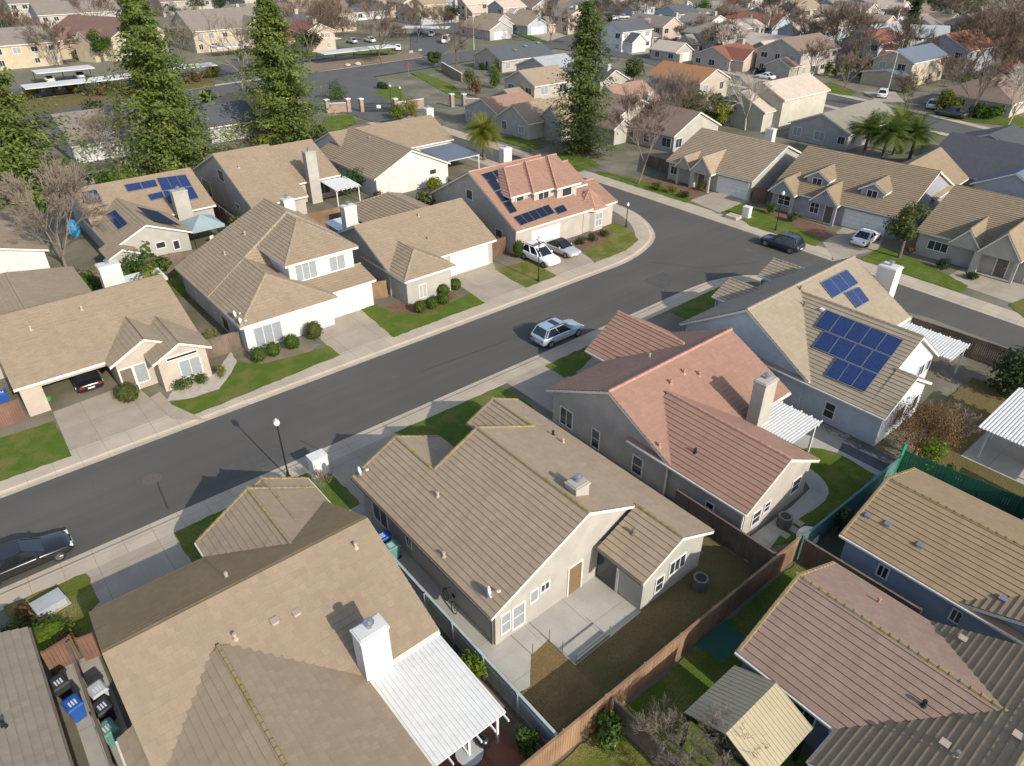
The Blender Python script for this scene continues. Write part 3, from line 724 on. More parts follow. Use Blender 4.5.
def patio_cover(name,label,x0,x1,y0,y1,z0,z1,slope='y',ribs=True,mat=None,posts=((0,0),),raft=True,base=.12,fr=None,rafters='y0'):
    """ribbed sheet roof from z0 (at y0 or x0) to z1"""
    fr=fr or WHITE
    e=empty(name,(x0+x1)/2,(y0+y1)/2,base,0,label,'patio cover'); m=MB()
    zf=(lambda x,y: z0+(z1-z0)*((y-y0)/(y1-y0) if slope=='y' else (x-x0)/(x1-x0)))
    q=lambda a,b,dz: Vector((a,b,zf(a,b)+dz))
    A=[q(x0,y0,0),q(x1,y0,0),q(x1,y1,0),q(x0,y1,0)]; m.grid([[p-Vector((0,0,.03)) for p in A],A])
    if ribs:
        st=.21; n=int(((x1-x0) if slope=='y' else (y1-y0))/st)
        for i in range(n+1):
            k=i/n
            if slope=='y': a=x0+.03+(x1-x0-.06)*k; m.bar(q(a,y0,.02),q(a,y1,.02),.09,.045)
            else: b=y0+.03+(y1-y0-.06)*k; m.bar(q(x0,b,.02),q(x1,b,.02),.09,.045)
    m.build('roof_sheet',mat or WHITE,e)
    b=MB()
    if slope=='y':
        b.bar(q(x0,y0+.25,-.14),q(x1,y0+.25,-.14),.12,.2)
        n=int((x1-x0)/.85)+1
        if raft:
            for i in range(n+1): a=x0+.1+(x1-x0-.2)*i/n; b.bar(q(a,y0-.32,-.1),q(a,y1,-.09),.06,.12)
    else:
        b.bar(q(x1-.25,y0,-.14),q(x1-.25,y1,-.14),.12,.2)
        n=int((y1-y0)/.85)+1
        if raft:
            for i in range(n+1): c=y0+.1+(y1-y0-.2)*i/n; b.bar(q(x0,c,-.09),q(x1+.3,c,-.1),.06,.12)
    b.build('beam',fr,e)
    for px,py in posts:
        t=MB(); t.box(px-.06,px+.06,py-.06,py+.06,base-.02,zf(px,py)-.12); t.build('post',fr,e)
    return e
def cabinet(x,y,rz,w,d,h,label,mat,z=.11,name='utility_cabinet'):
    T=Matrix.Translation((x,y,z))@Matrix.Rotation(rz,4,'Z'); e=empty(name,x,y,z,rz,label,'utility box'); b=MB(); b.box(-w/2,w/2,-d/2,d/2,.06,h,0,T); b.build('body',mat,e)
    l=MB(); l.box(-w/2-.04,w/2+.04,-d/2-.04,d/2+.04,h,h+.05,0,T); l.build('lid',mat,e); p=MB(); p.box(-w/2-.12,w/2+.12,-d/2-.12,d/2+.12,-.02,.06,0,T); p.build('pad',PATIO,e)
    r=MB(); r.box(-w/2+.08,w/2-.08,-d/2-.012,-d/2,.15,h-.1,0,T); r.build('door',mat,e); return e
def sweep(name,pts,prof,mat,side=1):
    """extrude (offset,z) profile along a polyline; offset to the left for side=1"""
    P=[Vector((p[0],p[1],0)) for p in pts]; m=MB(); rings=[]
    for i,p in enumerate(P):
        a=(P[i]-P[i-1]).normalized() if i else (P[1]-P[0]).normalized(); b=(P[i+1]-P[i]).normalized() if i<len(P)-1 else a
        n=Vector((-(a+b).y,(a+b).x,0)).normalized(); k=1/max(.5,n.dot(Vector((-a.y,a.x,0))))
        rings.append([p+n*side*o*k+Vector((0,0,z)) for o,z in prof])
    m.grid(rings,0,False,False); return structure(name,m,mat)
def smooth_poly(pts,n=4):
    out=[]
    for i in range(len(pts)-1):
        p0=pts[max(0,i-1)];p1=pts[i];p2=pts[i+1];p3=pts[min(len(pts)-1,i+2)]
        for k in range(n):
            t=k/n; out.append(tuple(.5*((2*p1[j])+(-p0[j]+p2[j])*t+(2*p0[j]-5*p1[j]+4*p2[j]-p3[j])*t*t+(-p0[j]+3*p1[j]-3*p2[j]+p3[j])*t**3) for j in (0,1)))
    out.append(tuple(pts[-1])); return out
LAYER=[0]
def patch(name,mat,pxs=None,xy=None,z=None,sm=0):
    LAYER[0]+=1
    pts=[tuple(at(*p)[:2]) for p in pxs] if pxs else list(xy)
    if sm: pts=smooth_poly(pts+[pts[0]],sm)[:-1]
    if 'lawn' in name or name in('dry_grass','planting_bed'):
        rj=random.Random(len(pts)+LAYER[0]); o_=[]
        for i in range(len(pts)):
            a,b=Vector(pts[i]),Vector(pts[(i+1)%len(pts)]); n_=max(1,int((b-a).length/.45))
            for k in range(n_):
                p=a.lerp(b,k/n_); j=.075 if k else .03; o_.append((p.x+rj.uniform(-j,j),p.y+rj.uniform(-j,j)))
        pts=o_
    zz=z if z is not None else .104+.001*LAYER[0]
    m=MB(); V3=[Vector((x,y,zz)) for x,y in pts]
    from mathutils.geometry import tessellate_polygon
    for t in tessellate_polygon([V3]):
        q=[V3[k] for k in t]; q=q if (q[1]-q[0]).cross(q[2]-q[0]).z>0 else q[::-1]
        m.face(q)
    return structure(name,m,mat)
# ------------------------------------------------------------------ ground, streets, lots
g=MB(); g.face([(-1500,-600,0),(1800,-600,0),(1800,1800,0),(-1500,1800,0)]); structure('ground',g,M('far_ground',(.17,.15,.11),.95,.25,.05,col2=(.10,.11,.05),sc2=.03,fine=.2))
A_FAR=[(-90,45.9),(45,46),(50,46.03),(54,46.1),(58.2,47),(62.1,48.9),(64.9,52.2),(66.8,56.4),(67.3,60.9),(67.4,66),(67.4,72),(67.4,119)]
A_NEAR=[(-90,37.6),(44,37.7),(49,37.75),(53.5,37.8),(57.5,37.5),(61,36.2),(63.2,33.8),(64.6,30),(65.2,25),(65,20),(64.2,15),(63.5,5),(63,-30)]
A_CROSS=[(71.8,119),(72.1,60),(71.7,40),(70.9,20),(70,0),(69,-30)]
patch('street',ASPH,xy=[(-90,37.2),(53,37.2),(64,28),(66,20),(63,-30),(70,-30),(73,119),(66.6,119),(66,62),(54,46.6),(-90,46.5)],z=.004)
PR=[(0,.006),(.36,.012),(.46,.045),(.6,.108)]
sweep('sidewalk_far',A_FAR[:1]+smooth_poly(A_FAR[1:],3),PR+[(2.3,.112),(2.34,.09)],WALK)
sweep('sidewalk_near',A_NEAR[:1]+smooth_poly(A_NEAR[1:],3),PR+[(1.75,.112),(1.8,.09)],WALK,-1)
sweep('sidewalk_cross',A_CROSS,PR+[(2.4,.112),(2.45,.09)],WALK)
def lot(name,poly): m=MB(); m.prism(poly,-.05,G0); structure(name,m,YARD)
lot('near_lots_ground',[(-90,-60),(62.2,-60),(62.4,-30),(63.2,15),(64,20),(64.2,25),(63.6,29.5),(62,33),(60.2,35),(57,36.5),(53.5,36.8),(-90,36.6)])
lot('far_lots_ground',[(-90,46.9),(54,47.1),(57.8,48),(61.2,49.8),(63.8,52.9),(65.8,56.9),(66.2,61),(66.3,153),(-90,153)])
lot('cross_lots_ground',[(72.9,153),(73.1,60),(72.7,40),(71.9,20),(71,0),(70,-30),(70,-90),(300,-90),(300,140),(125,153)])
mh=at(152,479,.01); m=MB(); m.tube((mh.x,mh.y,.004),(mh.x,mh.y,.012),.42,.42,18); m.tube((mh.x,mh.y,.004),(mh.x,mh.y,.009),.58,.58,20); tag(m.build('manhole_cover',M('iron_cover',(.10,.085,.075),.8,.25,8),None,origin=(mh.x,mh.y,.01)),'round iron manhole cover in the asphalt of the main street','manhole')
mh=at(748,250,.01); m=MB(); m.tube((mh.x,mh.y,.004),(mh.x,mh.y,.012),.4,.4,18); tag(m.build('manhole_cover',MATS['iron_cover'],None,origin=(mh.x,mh.y,.01)),'round iron manhole cover at the bend between the two streets','manhole')
# driveways, lawns, planting
P=patch
P('driveway',DRIVE,[(53,412),(118,388),(134,384),(150,398),(172,419),(72,457)])
P('driveway',DRIVE,[(303,322),(361,307),(394,337),(341,355.5),(327,345.5)])
P('driveway',DRIVE,[(446,277),(492,261),(496,269),(526,288),(485,304),(471,293)])
P('driveway',DRIVE,[(524,249),(560,238),(596,262.5),(557,277),(530,261)])
P('driveway',DRIVE,xy=[(-1,36.1),(4.3,36.1),(4.3,29.5),(-1,29.5)])
P('driveway',DRIVE,xy=[(13.6,36.1),(19.5,36.1),(19.5,30),(13.6,30)])
P('driveway',DRIVE,xy=[(34.6,36.1),(41.5,36.1),(41.5,32),(34.6,32)])
P('driveway',DRIVE,xy=[(29.4,36.1),(33.8,36.1),(33.8,29),(29.4,29)])
P('driveway',DRIVE,[(690,200.5),(717,191),(752,200),(721,213.5)])
P('driveway',DRIVE,[(823,243),(843,227),(884,238),(877,250),(834,260)])
P('driveway',DRIVE,[(942,279),(975,262),(1060,285),(1060,320)])
P('lawn',LAWN,[(-30,447),(0,437.9),(53.9,421.1),(71.5,456),(0,481.5),(-30,491)])
P('lawn',LAWN,[(165.7,403.5),(195,397.6),(218.6,389.4),(231.5,373),(237,362),(262,364),(310,352),(328,345.5),(340.5,355),(187,418.2)])
P('planting_bed',M('pale_gravel',(.42,.37,.31),.95,.2,3,fine=.3,fsc=25),[(165,402),(174,388),(214,374),(231,352),(237,362),(231.5,373),(218.6,389.4),(195,397.6)])
P('planting_bed',SOIL,[(237,360),(252,356),(310,345),(322,344),(310,352),(262,364)])
P('lawn',LAWN,[(360,309),(375,304),(389,311),(416.5,314.9),(444,304.8),(471.6,293.6),(485,303),(393.5,337.5)])
P('planting_bed',BARK,[(384,306),(420,300),(452,291),(458,297),(444,304.8),(416.5,314.9),(389,311)])
P('patchy_lawn',LAWND,[(494,269.2),(530.4,260.4),(556.7,275.8),(525.6,288)])
P('planting_bed',BARK,[(575,246),(590,236),(608,226),(616,233),(610,240),(596,248),(584,252)])
P('patchy_lawn',LAWND,[(583,249.5),(602,244),(613,235),(608,226),(603,219),(631,230.3),(638.5,240.3),(626,250.8),(594.6,263)])
P('patchy_lawn',LAWND,[(4,606),(25,598),(86.5,573),(100,601.6),(90,612),(92,640),(70,662),(30,660),(14,630)])
P('lawn',LAWN,[(174,532.7),(226,508.5),(250,520),(210,575),(191.6,562.3)])
P('lawn',LAWN,[(292,479.5),(310,472),(331,474),(358.8,500.6),(362,512),(343,515),(318,502)])
P('lawn',LAWN,[(394,433),(500.5,386.5),(533,406.6),(450,450)])
P('lawn',LAWN,[(545,366),(590,345),(598,352),(582,368),(564,378)])
P('lawn',LAWN,[(668,311),(730,282),(741,284.5),(718,298),(714,307),(688,320)])
P('lawn',LAWN,[(597,171),(640,180),(693,199),(686,203),(596,174)])
P('planting_bed',BARK,[(640,180),(662,176),(700,186),(712,191),(693,199)])
P('lawn',LAWN,[(720,212.9),(742.8,202.8),(757,208),(824,240),(815.5,246.5),(750,226),(740,218)])
P('planting_bed',BARK,[(757,208),(775,210),(822,226),(838,234),(824,240)])
P('lawn',LAWN,[(862,257),(883,247),(912,257),(968,286),(961,292.5),(863,261)])
P('lawn',LAWN,[(1008,305),(1040,292),(1060,330),(1024,318)])
P('path',DRIVE,[(205,420),(172,419),(150,398),(160,392),(172,405)])
# back yards, near side (street frame metres)
P('side_path',PATIO,xy=[(12.35,31),(13.75,31),(13.75,17.75),(16.0,17.75),(16.0,16.3),(14.7,16.2),(13.6,14.9),(12.35,15.2)])
P('dry_lawn',DRYG,xy=[(12.3,14.4),(15.9,15),(26.8,15),(27.2,18),(27.9,17.5),(27.9,11.7),(12.3,11.7)])
P('dry_grass',DRY,xy=[(13.6,14.95),(14.7,16.2),(15.95,16.3),(15.9,12.6),(12.4,12.6),(12.4,14.95)]); P('concrete_patio',PATIO,xy=[(15.95,17.75),(20.8,17.75),(20.8,14.5),(15.95,14.4)])
P('brick_patio',M('red_brick_paving',(.25,.10,.06),.9,.15,2,fine=.25),xy=[(6.7,18.2),(12,18.2),(12,11.8),(2,11.8),(2,14)])
P('planting_bed',SOIL,xy=[(10.9,18.6),(12.15,18.6),(12.15,11.9),(11.3,11.9),(11.3,15)])
P('side_path',PATIO,xy=[(-3.2,30),(-1.5,30),(-1.5,12),(-3.2,12)])
P('side_path',PATIO,xy=[(26.3,30),(28.2,30),(28.2,18),(26.3,18)])
P('lawn',LAWN,xy=[(28.4,13.6),(31,12.4),(36,12.0),(41.0,12.2),(41.2,15.5),(39.8,17),(36.8,15.8),(36.5,13.6)])
P('garden_path',PATIO,sm=3,xy=[(28.2,14.1),(36.2,14.1),(36.4,16.5),(38.0,15.8),(37.6,13.9),(36,12.9),(32,13.1),(28.2,12.6)])
P('garden_path',PATIO,sm=3,xy=[(36.5,19),(40,19),(41.5,16.5),(42,13.5),(41.4,11.9),(40.7,12.0),(40.9,15),(39.4,16.7),(36.5,16.2)])
P('lawn',LAWN,xy=[(15.5,11.4),(29.9,11.2),(29.9,9.2),(20.4,9.2),(20.4,2),(15.5,2)])
P('lawn',LAWND,xy=[(9.5,11.4),(15.2,11.4),(15.2,3),(6,3)])
P('play_mat',M('green_mat',(.02,.10,.06),.8,.12,1.2),[(694,645),(726,620),(748,640),(722,664)])
P('gravel_strip',M('pale_gravel',(.42,.37,.31)),xy=[(36.5,5),(43,5),(43,11),(39.9,11),(39.9,-4),(36.5,-4)])
P('dry_lawn',DRYG,xy=[(44,11.4),(54,13),(58,13),(58,5),(44.5,4)])
P('concrete_patio',PATIO,xy=[(47,9.4),(54,9.4),(54,3),(47,3)])
P('side_path',M('shade_tinted_paving',(.08,.085,.095),.9,.12,1),xy=[(41.3,19),(43.3,19),(43.3,11.4),(41.3,11.4)])  # dark paving with the side passage's bluish shade mixed into its colour
# back yards, far side
P('lawn',LAWN,[(150,283),(178,272),(190,300),(180,296)])
P('lawn',LAWN,[(90,176),(150,160),(160,172),(98,186)])
P('path',PATIO,[(62,192),(90,172),(98,188),(72,200)])
P('lawn',LAWN,[(320,130),(325,117),(352,114),(357,124),(340,131)])
P('lawn',LAWN,[(411,73),(420,72),(455,86),(463,100),(445,93)])
P('lawn',LAWN,[(495,140),(530,150),(545,148),(520,133)])
P('lawn',LAWN,[(545,160),(575,150),(600,165),(580,172)])
# ------------------------------------------------------------------ houses nearest the camera
W_TAN=stucco('tan_stucco',(.43,.37,.30)); W_CREAM=stucco('cream_stucco',(.375,.35,.31)); W_TAUPE=stucco('taupe_stucco',(.40,.355,.31)); W_PALEBLUE=stucco('pale_blue_stucco',(.48,.505,.545))
W_BLUE=stucco('slate_blue_stucco',(.23,.295,.39)); W_NAVY=stucco('dark_blue_stucco',(.15,.18,.24)); W_PINK=stucco('pinkish_stucco',(.41,.345,.285)); W_WHITE=stucco('white_stucco',(.56,.55,.53)); W_GREY=stucco('grey_stucco',(.36,.34,.33)); W_MAUVE=stucco('mauve_grey_stucco',(.29,.28,.31))
W_YEL=stucco('yellow_beige_stucco',(.43,.365,.26)); W_PEACH=stucco('peach_stucco',(.47,.365,.305)); W_SAGE=stucco('sage_stucco',(.30,.33,.29)); W_BG=stucco('blue_grey_stucco',(.34,.37,.42))
T_N3=tile_mat('taupe_brown_tiles',(.30,.23,.162),(.30,.23,.16),.06); T_N2=tile_mat('warm_tan_tiles',(.272,.21,.147),(.285,.22,.15),.05); T_N1=tile_mat('grey_tan_tiles',(.225,.19,.15),(.25,.2,.15),.08)
T_PINK=tile_mat('rose_tiles',(.295,.172,.125),(.30,.185,.135)); T_SAND=tile_mat('sand_tiles',(.29,.24,.175),(.29,.235,.17),.05); T_OCH=tile_mat('ochre_tiles',(.275,.195,.118),(.28,.205,.125),.1); T_R2=tile_mat('brown_tiles',(.25,.19,.125),(.25,.18,.115)); T_ROSE=tile_mat('dusty_rose_tiles',(.265,.178,.138),(.255,.18,.138),.06)
T_FAR=tile_mat('beige_tiles',(.295,.227,.157),(.28,.215,.15),.03); T_FAR2=tile_mat('beige_brown_tiles',(.28,.217,.15),(.29,.222,.155),.03); T_SAL=tile_mat('salmon_tiles',(.30,.178,.13),(.29,.185,.135))
H=House('house','grey-tan tiled house cut off at the lower left corner of the photo','house',W_TAN,T_N1,cap=CAPS,c=(-8,24)); H.gut=BRN
H.wing('y',(-12.5,-3.5),(10,30.8),2.75,4.65,rakecap=(0,0)); H.vent(4,727,0,1,'pipe',DARKM); H.finish()
N1=H
# --- tan house at the lower left
H=House('house','big tan-roofed house at lower left with tall white chimney and ribbed white patio cover','house',W_TAUPE,T_N2,cap=CAPS,c=(4,24)); H.gut=OFFW
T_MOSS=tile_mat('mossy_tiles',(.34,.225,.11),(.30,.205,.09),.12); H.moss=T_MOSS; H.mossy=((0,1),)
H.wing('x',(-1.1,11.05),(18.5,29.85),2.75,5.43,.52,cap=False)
H.wing('y',(4.4,11.2),(25.4,31.3),2.75,4.68,.47,rakecap=(0,1))
H.wing('y',(6.2,11.2),(28,32.3),2.75,4.1,.5,rakecap=(0,1))
H.wing('y',(-1.8,7.2),(6,22.4),2.75,4.66)
H.chimney(7.15,8.45,18.25,19.05,2.4,5.45,W_WHITE)
H.vent(227,578,0,1,'pipe'); H.vent(235.7,639,0,0); H.vent(274.8,622.4,0,0,'box'); H.vent(296.9,614,0,0,'box'); H.vent(356,548,0,0)
H.garage('+y',29.43,-.4,4.0); H.win('+y',30.9,8.2,1.5,2.2,1.3); H.win('+x',6.78,12,1.5,1.8,1.2); H.win('-x',-.82,24,1.5,1.2,1.1); H.win('-x',-.82,21,1.5,1.2,1.1)
H.finish(); N2=H
# --- house in the middle of the foreground
H=House('house','central tan-roofed house with mustard-lichened ridges and pale concrete back patio','house',W_CREAM,T_N3,cap=CAPS,c=(19.6,22)); H.gut=BRN
H.wing('y',(13.3,26.0),(17.45,26.68),2.75,5.7,.49)
ridge_caps(H.mc,(19.52,26.58,5.74),(16.5,26.58,4.3)); ridge_caps(H.mc,(19.52,26.58,5.74),(23.9,26.58,3.78))
H.wing('y',(13.3,19.5),(26.68,30.68),2.75,4.22,.5,rakecap=(0,1),dz=.006,wl=((13.72,19.08),(26.0,30.4)))
H.wing('y',(21.7,26.0),(26.68,30.68),2.75,3.74,.5,rakecap=(0,1),dz=.006,wl=((22.12,25.58),(26.0,30.4)))
H.wing('y',(20.35,26.0),(14.3,17.45),2.75,4.05,.5,dz=.006,wl=((20.77,25.58),(14.58,18.2)))
H.chimney(19.95,20.9,18.85,19.65,4.6,6.05,W_CREAM)
H.vent(437.8,497,0,0,'pipe'); H.vent(444,557,0,0); H.vent(553,435.4,0,1,'pipe',DARKM); H.vent(563,443,0,1); H.vent(633,534,3,0,'pipe',BRN)
for b in ((372.6,502,387.6,524),(406.5,534,411.5,547)): H.winpx('-x',13.72,b)
H.winpx('-y',17.73,(529.6,585.3,537.9,597.9),n=1,pane=BLIND); H.winpx('-y',17.73,(540.4,573.3,549.7,581.5),n=2); H.winpx('-y',17.73,(511.6,602.9,524.9,628),pane=BLIND,n=1,hbar=1)
H.win('-y',17.73,14.35,1.35,.5,1.3,1,pane=BLIND,hbar=1)
H.door('-y',17.73,19.05,.9,2.05,M('tan_door',(.17,.11,.06),.6,.1,2)); H.door('-x',20.77,17.1,1.7,2.05,GLASS)
H.win('-x',20.77,16.25,1.1,.02,1.9,1); H.winpx('-y',14.58,(655.2,576.8,662.7,591),n=1,hbar=1); H.winpx('-y',14.58,(669,558,685,570.5),n=3)
H.garage('+y',30.4,14.2,18.6); H.win('+y',30.4,23.8,1.5,1.8,1.3)
H.downpipe(13.66,17.9,2.6); H.finish(); N3=H
dish((13.75,18.35,2.95),(.75,-.6,.3),'white satellite dish on the rear left eave corner of the central house',.3)
dish((13.5,30.2,2.9),(.8,-.5,.3),'white satellite dish on the front left eave corner of the central house',.28)
# --- pink roofed house
H=House('house','rose-pink tiled house with tall chimney and white slatted pergola beside the central house','house',W_TAUPE,T_PINK,cap=CAPP,c=(35,23)); H.gut=OFFW
H.wing('x',(28.4,41.2),(19.2,30.3),2.75,5.43,.49,cap=True)
H.wing('y',(28.43,35.9),(13.9,22.8),2.75,4.75,.49)
H.wing('y',(34.4,41.5),(26.1,32.5),2.75,4.86,.48,rakecap=(0,0))
H.chimney(35.85,37.2,18.3,19.15,0,6.0,W_CREAM)
for q in ((684,373.5),(699,375.5),(670.5,384)): H.vent(*q,0,0,'pipe',CAPP)
H.vent(659,447,0,0,'pipe',CAPP); H.vent(695,453,1,0,'pipe',DARKM); H.vent(649.5,357.5,0,1,'pipe')
for b in ((559.6,407,573.4,428.6),(631.9,454.2,642.9,476.8)): H.winpx('-x',28.68,b,sx=.85,sy=.75,n=2 if b[0]<600 else 1,hbar=0 if b[0]<600 else 1)
H.winpx('-x',28.68,(591,429,600,451),n=1,hbar=1); H.winpx('-x',28.85,(657,470,664,483.5),n=1,hbar=1); H.winpx('-x',28.85,(704.6,501,714,515.5),n=1,hbar=1)
for b in ((752,511.5,759.5,523.5),(764,502.5,769,511.5),(791.5,479,799,491.5)): H.winpx('-y',14.18,b,n=1,hbar=1)
H.win('-y',19.6,38.5,1.2,2.2,1.9); H.garage('+y',32.2,35.4,40.2); H.door('+y',29.9,32)
H.downpipe(28.75,14.25,2.6); H.downpipe(28.62,19.6,2.6); H.finish(); N4=H
patio_cover('pergola','white slatted pergola behind the rose-pink house beside its chimney',36.2,39.7,15.95,19.1,2.62,2.68,'x',True,WHITE,((39.5,16.2),(39.5,18.8)),rafters='x')
# --- solar house on the corner lot
H=House('house','sand-roofed pale blue corner house with two blue solar arrays and white chimney','house',W_PALEBLUE,T_SAND,cap=CAPT,c=(50,23)); H.gut=WHITE
H.wing('x',(43.1,58.6),(19.0,30.4),2.9,6.35,.51)
H.wing('y',(43.13,54.4),(14.8,24.6),2.75,6.0,.575)
H.wing('y',(43.13,50.0),(13.4,14.8),2.75,4.55,.5,wl=((43.55,49.58),(13.68,15.6)))
H.wing('y',(49.6,54),(28.2,32.1),2.75,3.75); H.wing('y',(56.5,60.9),(28.2,32.1),2.75,3.75)
H.chimney(58.65,59.9,21.2,22.7,0,6.3,W_WHITE)
H.solar([(819.4,283.5),(845.7,270.2),(857.8,284.3),(831.9,299.3)],1,3,0,0); H.solar([(843.2,293.5),(857.8,287.3),(868.8,301.8),(855.8,309.1)],1,2,0,0)
H.solar([(826.5,310.5),(903.9,341),(891.4,357.9),(814.2,327.8)],1,5,1,0); H.solar([(824.2,331.8),(891.4,357.9),(878.1,375.4),(812.1,348.3)],1,4,1,0); H.solar([(836.7,358.4),(878.1,375.4),(864.3,393.5),(824.2,376.7)],1,3,1,0)
H.vent(822,310.5,1,0,'box',WHITE); H.vent(800,290,0,0,'pipe',BRN); H.vent(804,306,1,0,'pipe',BRN)
H.winpx('-x',43.55,(823,401,836,420),n=1,hbar=1); H.winpx('-x',43.55,(795.5,386.5,799.5,395.5),n=1,sx=1,sy=1)
H.win('-y',15.08,52.3,2.1,.8,.9); H.win('-y',15.08,53.5,2.1,.5,.9,1); H.win('-y',13.68,46.3,1.5,1.3,1.2); H.win('-y',13.68,48.6,1.5,.7,1.2,1)
H.garage('+y',31.8,50,53.6); H.door('+y',31.8,57.3); H.win('-x',50.02,30.4,1.5,1.3,1.3)
H.finish(); N5=H
patio_cover('patio_cover','ribbed white patio cover along the right side of the solar corner house',54.9,57.9,14.0,19.4,2.45,2.7,'x',True,WHITE,((57.7,14.2),(57.7,16.8),(57.7,19.2)))
# --- blue house on the right edge
H=House('house','ochre-roofed dark blue house by the green fence at the right edge','house',W_BLUE,T_OCH,cap=CAPS,c=(36,2)); H.gut=OFFW
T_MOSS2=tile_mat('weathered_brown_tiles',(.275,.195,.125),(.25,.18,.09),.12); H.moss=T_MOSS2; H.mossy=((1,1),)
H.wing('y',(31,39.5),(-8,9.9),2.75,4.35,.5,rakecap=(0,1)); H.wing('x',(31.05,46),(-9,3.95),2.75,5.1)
for q in ((868,517),(887.5,525.5),(920,546.5)): H.vent(*q,0,0,'box',METAL)
H.vent(1002,600,1,1,'box',METAL); H.winpx('-x',31.42,(876,564,889.5,579)); H.winpx('-x',31.42,(949,608,963,624)); H.winpx('-x',31.42,(983.5,629,1009.5,645),pane=plain('green_glass',(.05,.10,.09),.2))
H.win('+x',39.1,6,1.5,1.6,1.2); H.finish()
# --- dusty rose house at the lower right
H=House('house','dusty-rose tiled house at the lower right with dark weathered side roof','house',W_NAVY,T_ROSE,cap=CAPS,c=(24,2)); H.gut=OFFW
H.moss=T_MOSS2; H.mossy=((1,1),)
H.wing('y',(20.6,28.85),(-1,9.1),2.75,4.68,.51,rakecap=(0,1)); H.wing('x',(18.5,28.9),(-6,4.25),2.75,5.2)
H.vent(944,745,1,1,'box'); H.vent(1017,737,1,1,'box'); H.vent(878,603,0,1,'pipe',CAPP); H.vent(923,706,0,0,'pipe',DARKM); H.vent(962,640,1,1,'box'); H.vent(956,757,1,1,'pipe',METAL)
H.winpx('-x',21.02,(791.8,687,822,722),n=2,sx=.9,sy=.7); H.winpx('-x',21.02,(833,719,843,731),n=1); H.win('+y',8.8,24.5,1.5,1.8,1.2); H.finish()
# --- gabled patio shelter
e=empty('garden_shelter',18.3,6.85,.1,0,'gabled tan metal-roofed garden shelter in the lower right yard','shelter')
MR=M('tan_metal_sheet',(.36,.30,.19),.55,.08,1,fine=.05); b=MB()
for q in ([(16.6,4.95,2.55),(20.05,4.95,2.55),(20.05,6.85,3.45),(16.6,6.85,3.45)],[(20.05,8.75,2.55),(16.6,8.75,2.55),(16.6,6.85,3.45),(20.05,6.85,3.45)]):
    b.grid([[Vector(p)-Vector((0,0,.06)) for p in q],[Vector(p) for p in q]])
    for i in range(17): k=i/16; A=Vector(q[0]).lerp(Vector(q[1]),k); B=Vector(q[3]).lerp(Vector(q[2]),k); b.bar(A+Vector((0,0,.012)),B+Vector((0,0,.012)),.03,.03)
b.build('roof',MR,e); f=MB()
for y in (5.0,8.7): f.bar((16.65,y,2.45),(20,y,2.45),.1,.14)
for x in (16.7,19.95): f.bar((x,4.98,2.42),(x,8.72,2.42),.1,.14); f.bar((x,5,2.5),(x,6.85,3.36),.08,.1); f.bar((x,8.7,2.5),(x,6.85,3.36),.08,.1); f.bar((x,6.85,2.45),(x,6.85,3.3),.08,.08)
f.build('frame',DARKM,e)
for x in (16.75,19.9):
    for y in (5.1,8.6): t=MB(); t.box(x-.07,x+.07,y-.07,y+.07,.1,2.4); t.build('post',DARKM,e)
# --- patio covers near
patio_cover('patio_cover','ribbed white patio cover at the back of the big lower-left house',7.22,10.95,13.55,18.55,2.42,2.62,'y',True,WHITE,((7.5,13.85),(9.2,13.85),(10.7,13.85)))
patio_cover('patio_cover','white ribbed patio cover with a bluish patch at the right edge beside the green fence',47.3,54,2,9.2,2.5,2.75,'x',True,WHITE,((47.6,8.6),(47.6,4.5),(50.5,8.9)))
# ------------------------------------------------------------------ houses across the street
H=House('house','tan-roofed house at left with an open garage and gabled stone entrance','house',W_PINK,T_FAR,cap=None,c=(6,60))
W0=H.wing('x',(-.3,12.6),(54.1,67.4),2.75,5.45,.52,walls=False)
H.wing('y',(-3,8),(61.5,75),2.75,5.2,.5,hip=(0,4.5),walls=True); H.wing('y',(5.7,11.2),(53.0,60.5),2.75,4.15,.5); H.wing('y',(8.2,12.6),(51.3,58),2.75,3.85,.5)
H.box(-.02,1.35,54.5,54.75,0,2.62); H.box(1.35,6.2,54.5,54.75,2.2,2.62); H.box(6.2,12.3,54.5,54.75,0,2.62); H.box(-.02,.2,54.75,67,0,2.9); H.box(12.1,12.32,54.75,67,0,2.9); H.box(.2,12.1,60.2,60.4,0,4.2); H.box(6.2,6.4,54.75,60.2,0,2.9)
a=MB()
for s_,xx in ((1,-.02),(-1,12.32)):
    f_=[(xx,54.5,2.6),(xx,67,2.6),(xx,61,5.1)]; a.face(f_ if s_<0 else f_[::-1])
H.mw.v+=a.v; k_=len(H.mw.v)-6; H.mw.f+=[tuple(k_+i for i in f) for f in a.f]; H.mw.u+=a.u; H.mw.m+=a.m
H.win('-y',53.28,7.6,1.4,.9,1.5,1,pane=BLIND); H.win('-y',51.58,10.8,1.5,1.5,1.4,2,pane=BLIND); H.win('-y',51.58,10.4,2.65,2.2,.18,1,pane=DARKM); H.door('-y',53.28,6.7,.9,2.0)
H.vent(82,310,0,0); H.vent(31,330,0,0); H.chimney(8.9,10.6,66.2,67.4,2,5.3,W_WHITE); H.finish(); F1=H
c0=at(88,381)
H=House('house','two-storey white house with beige hipped roofs and white garage across the street','house',W_WHITE,T_FAR,cap=CAPT,trim=WHITE,c=(22,60))
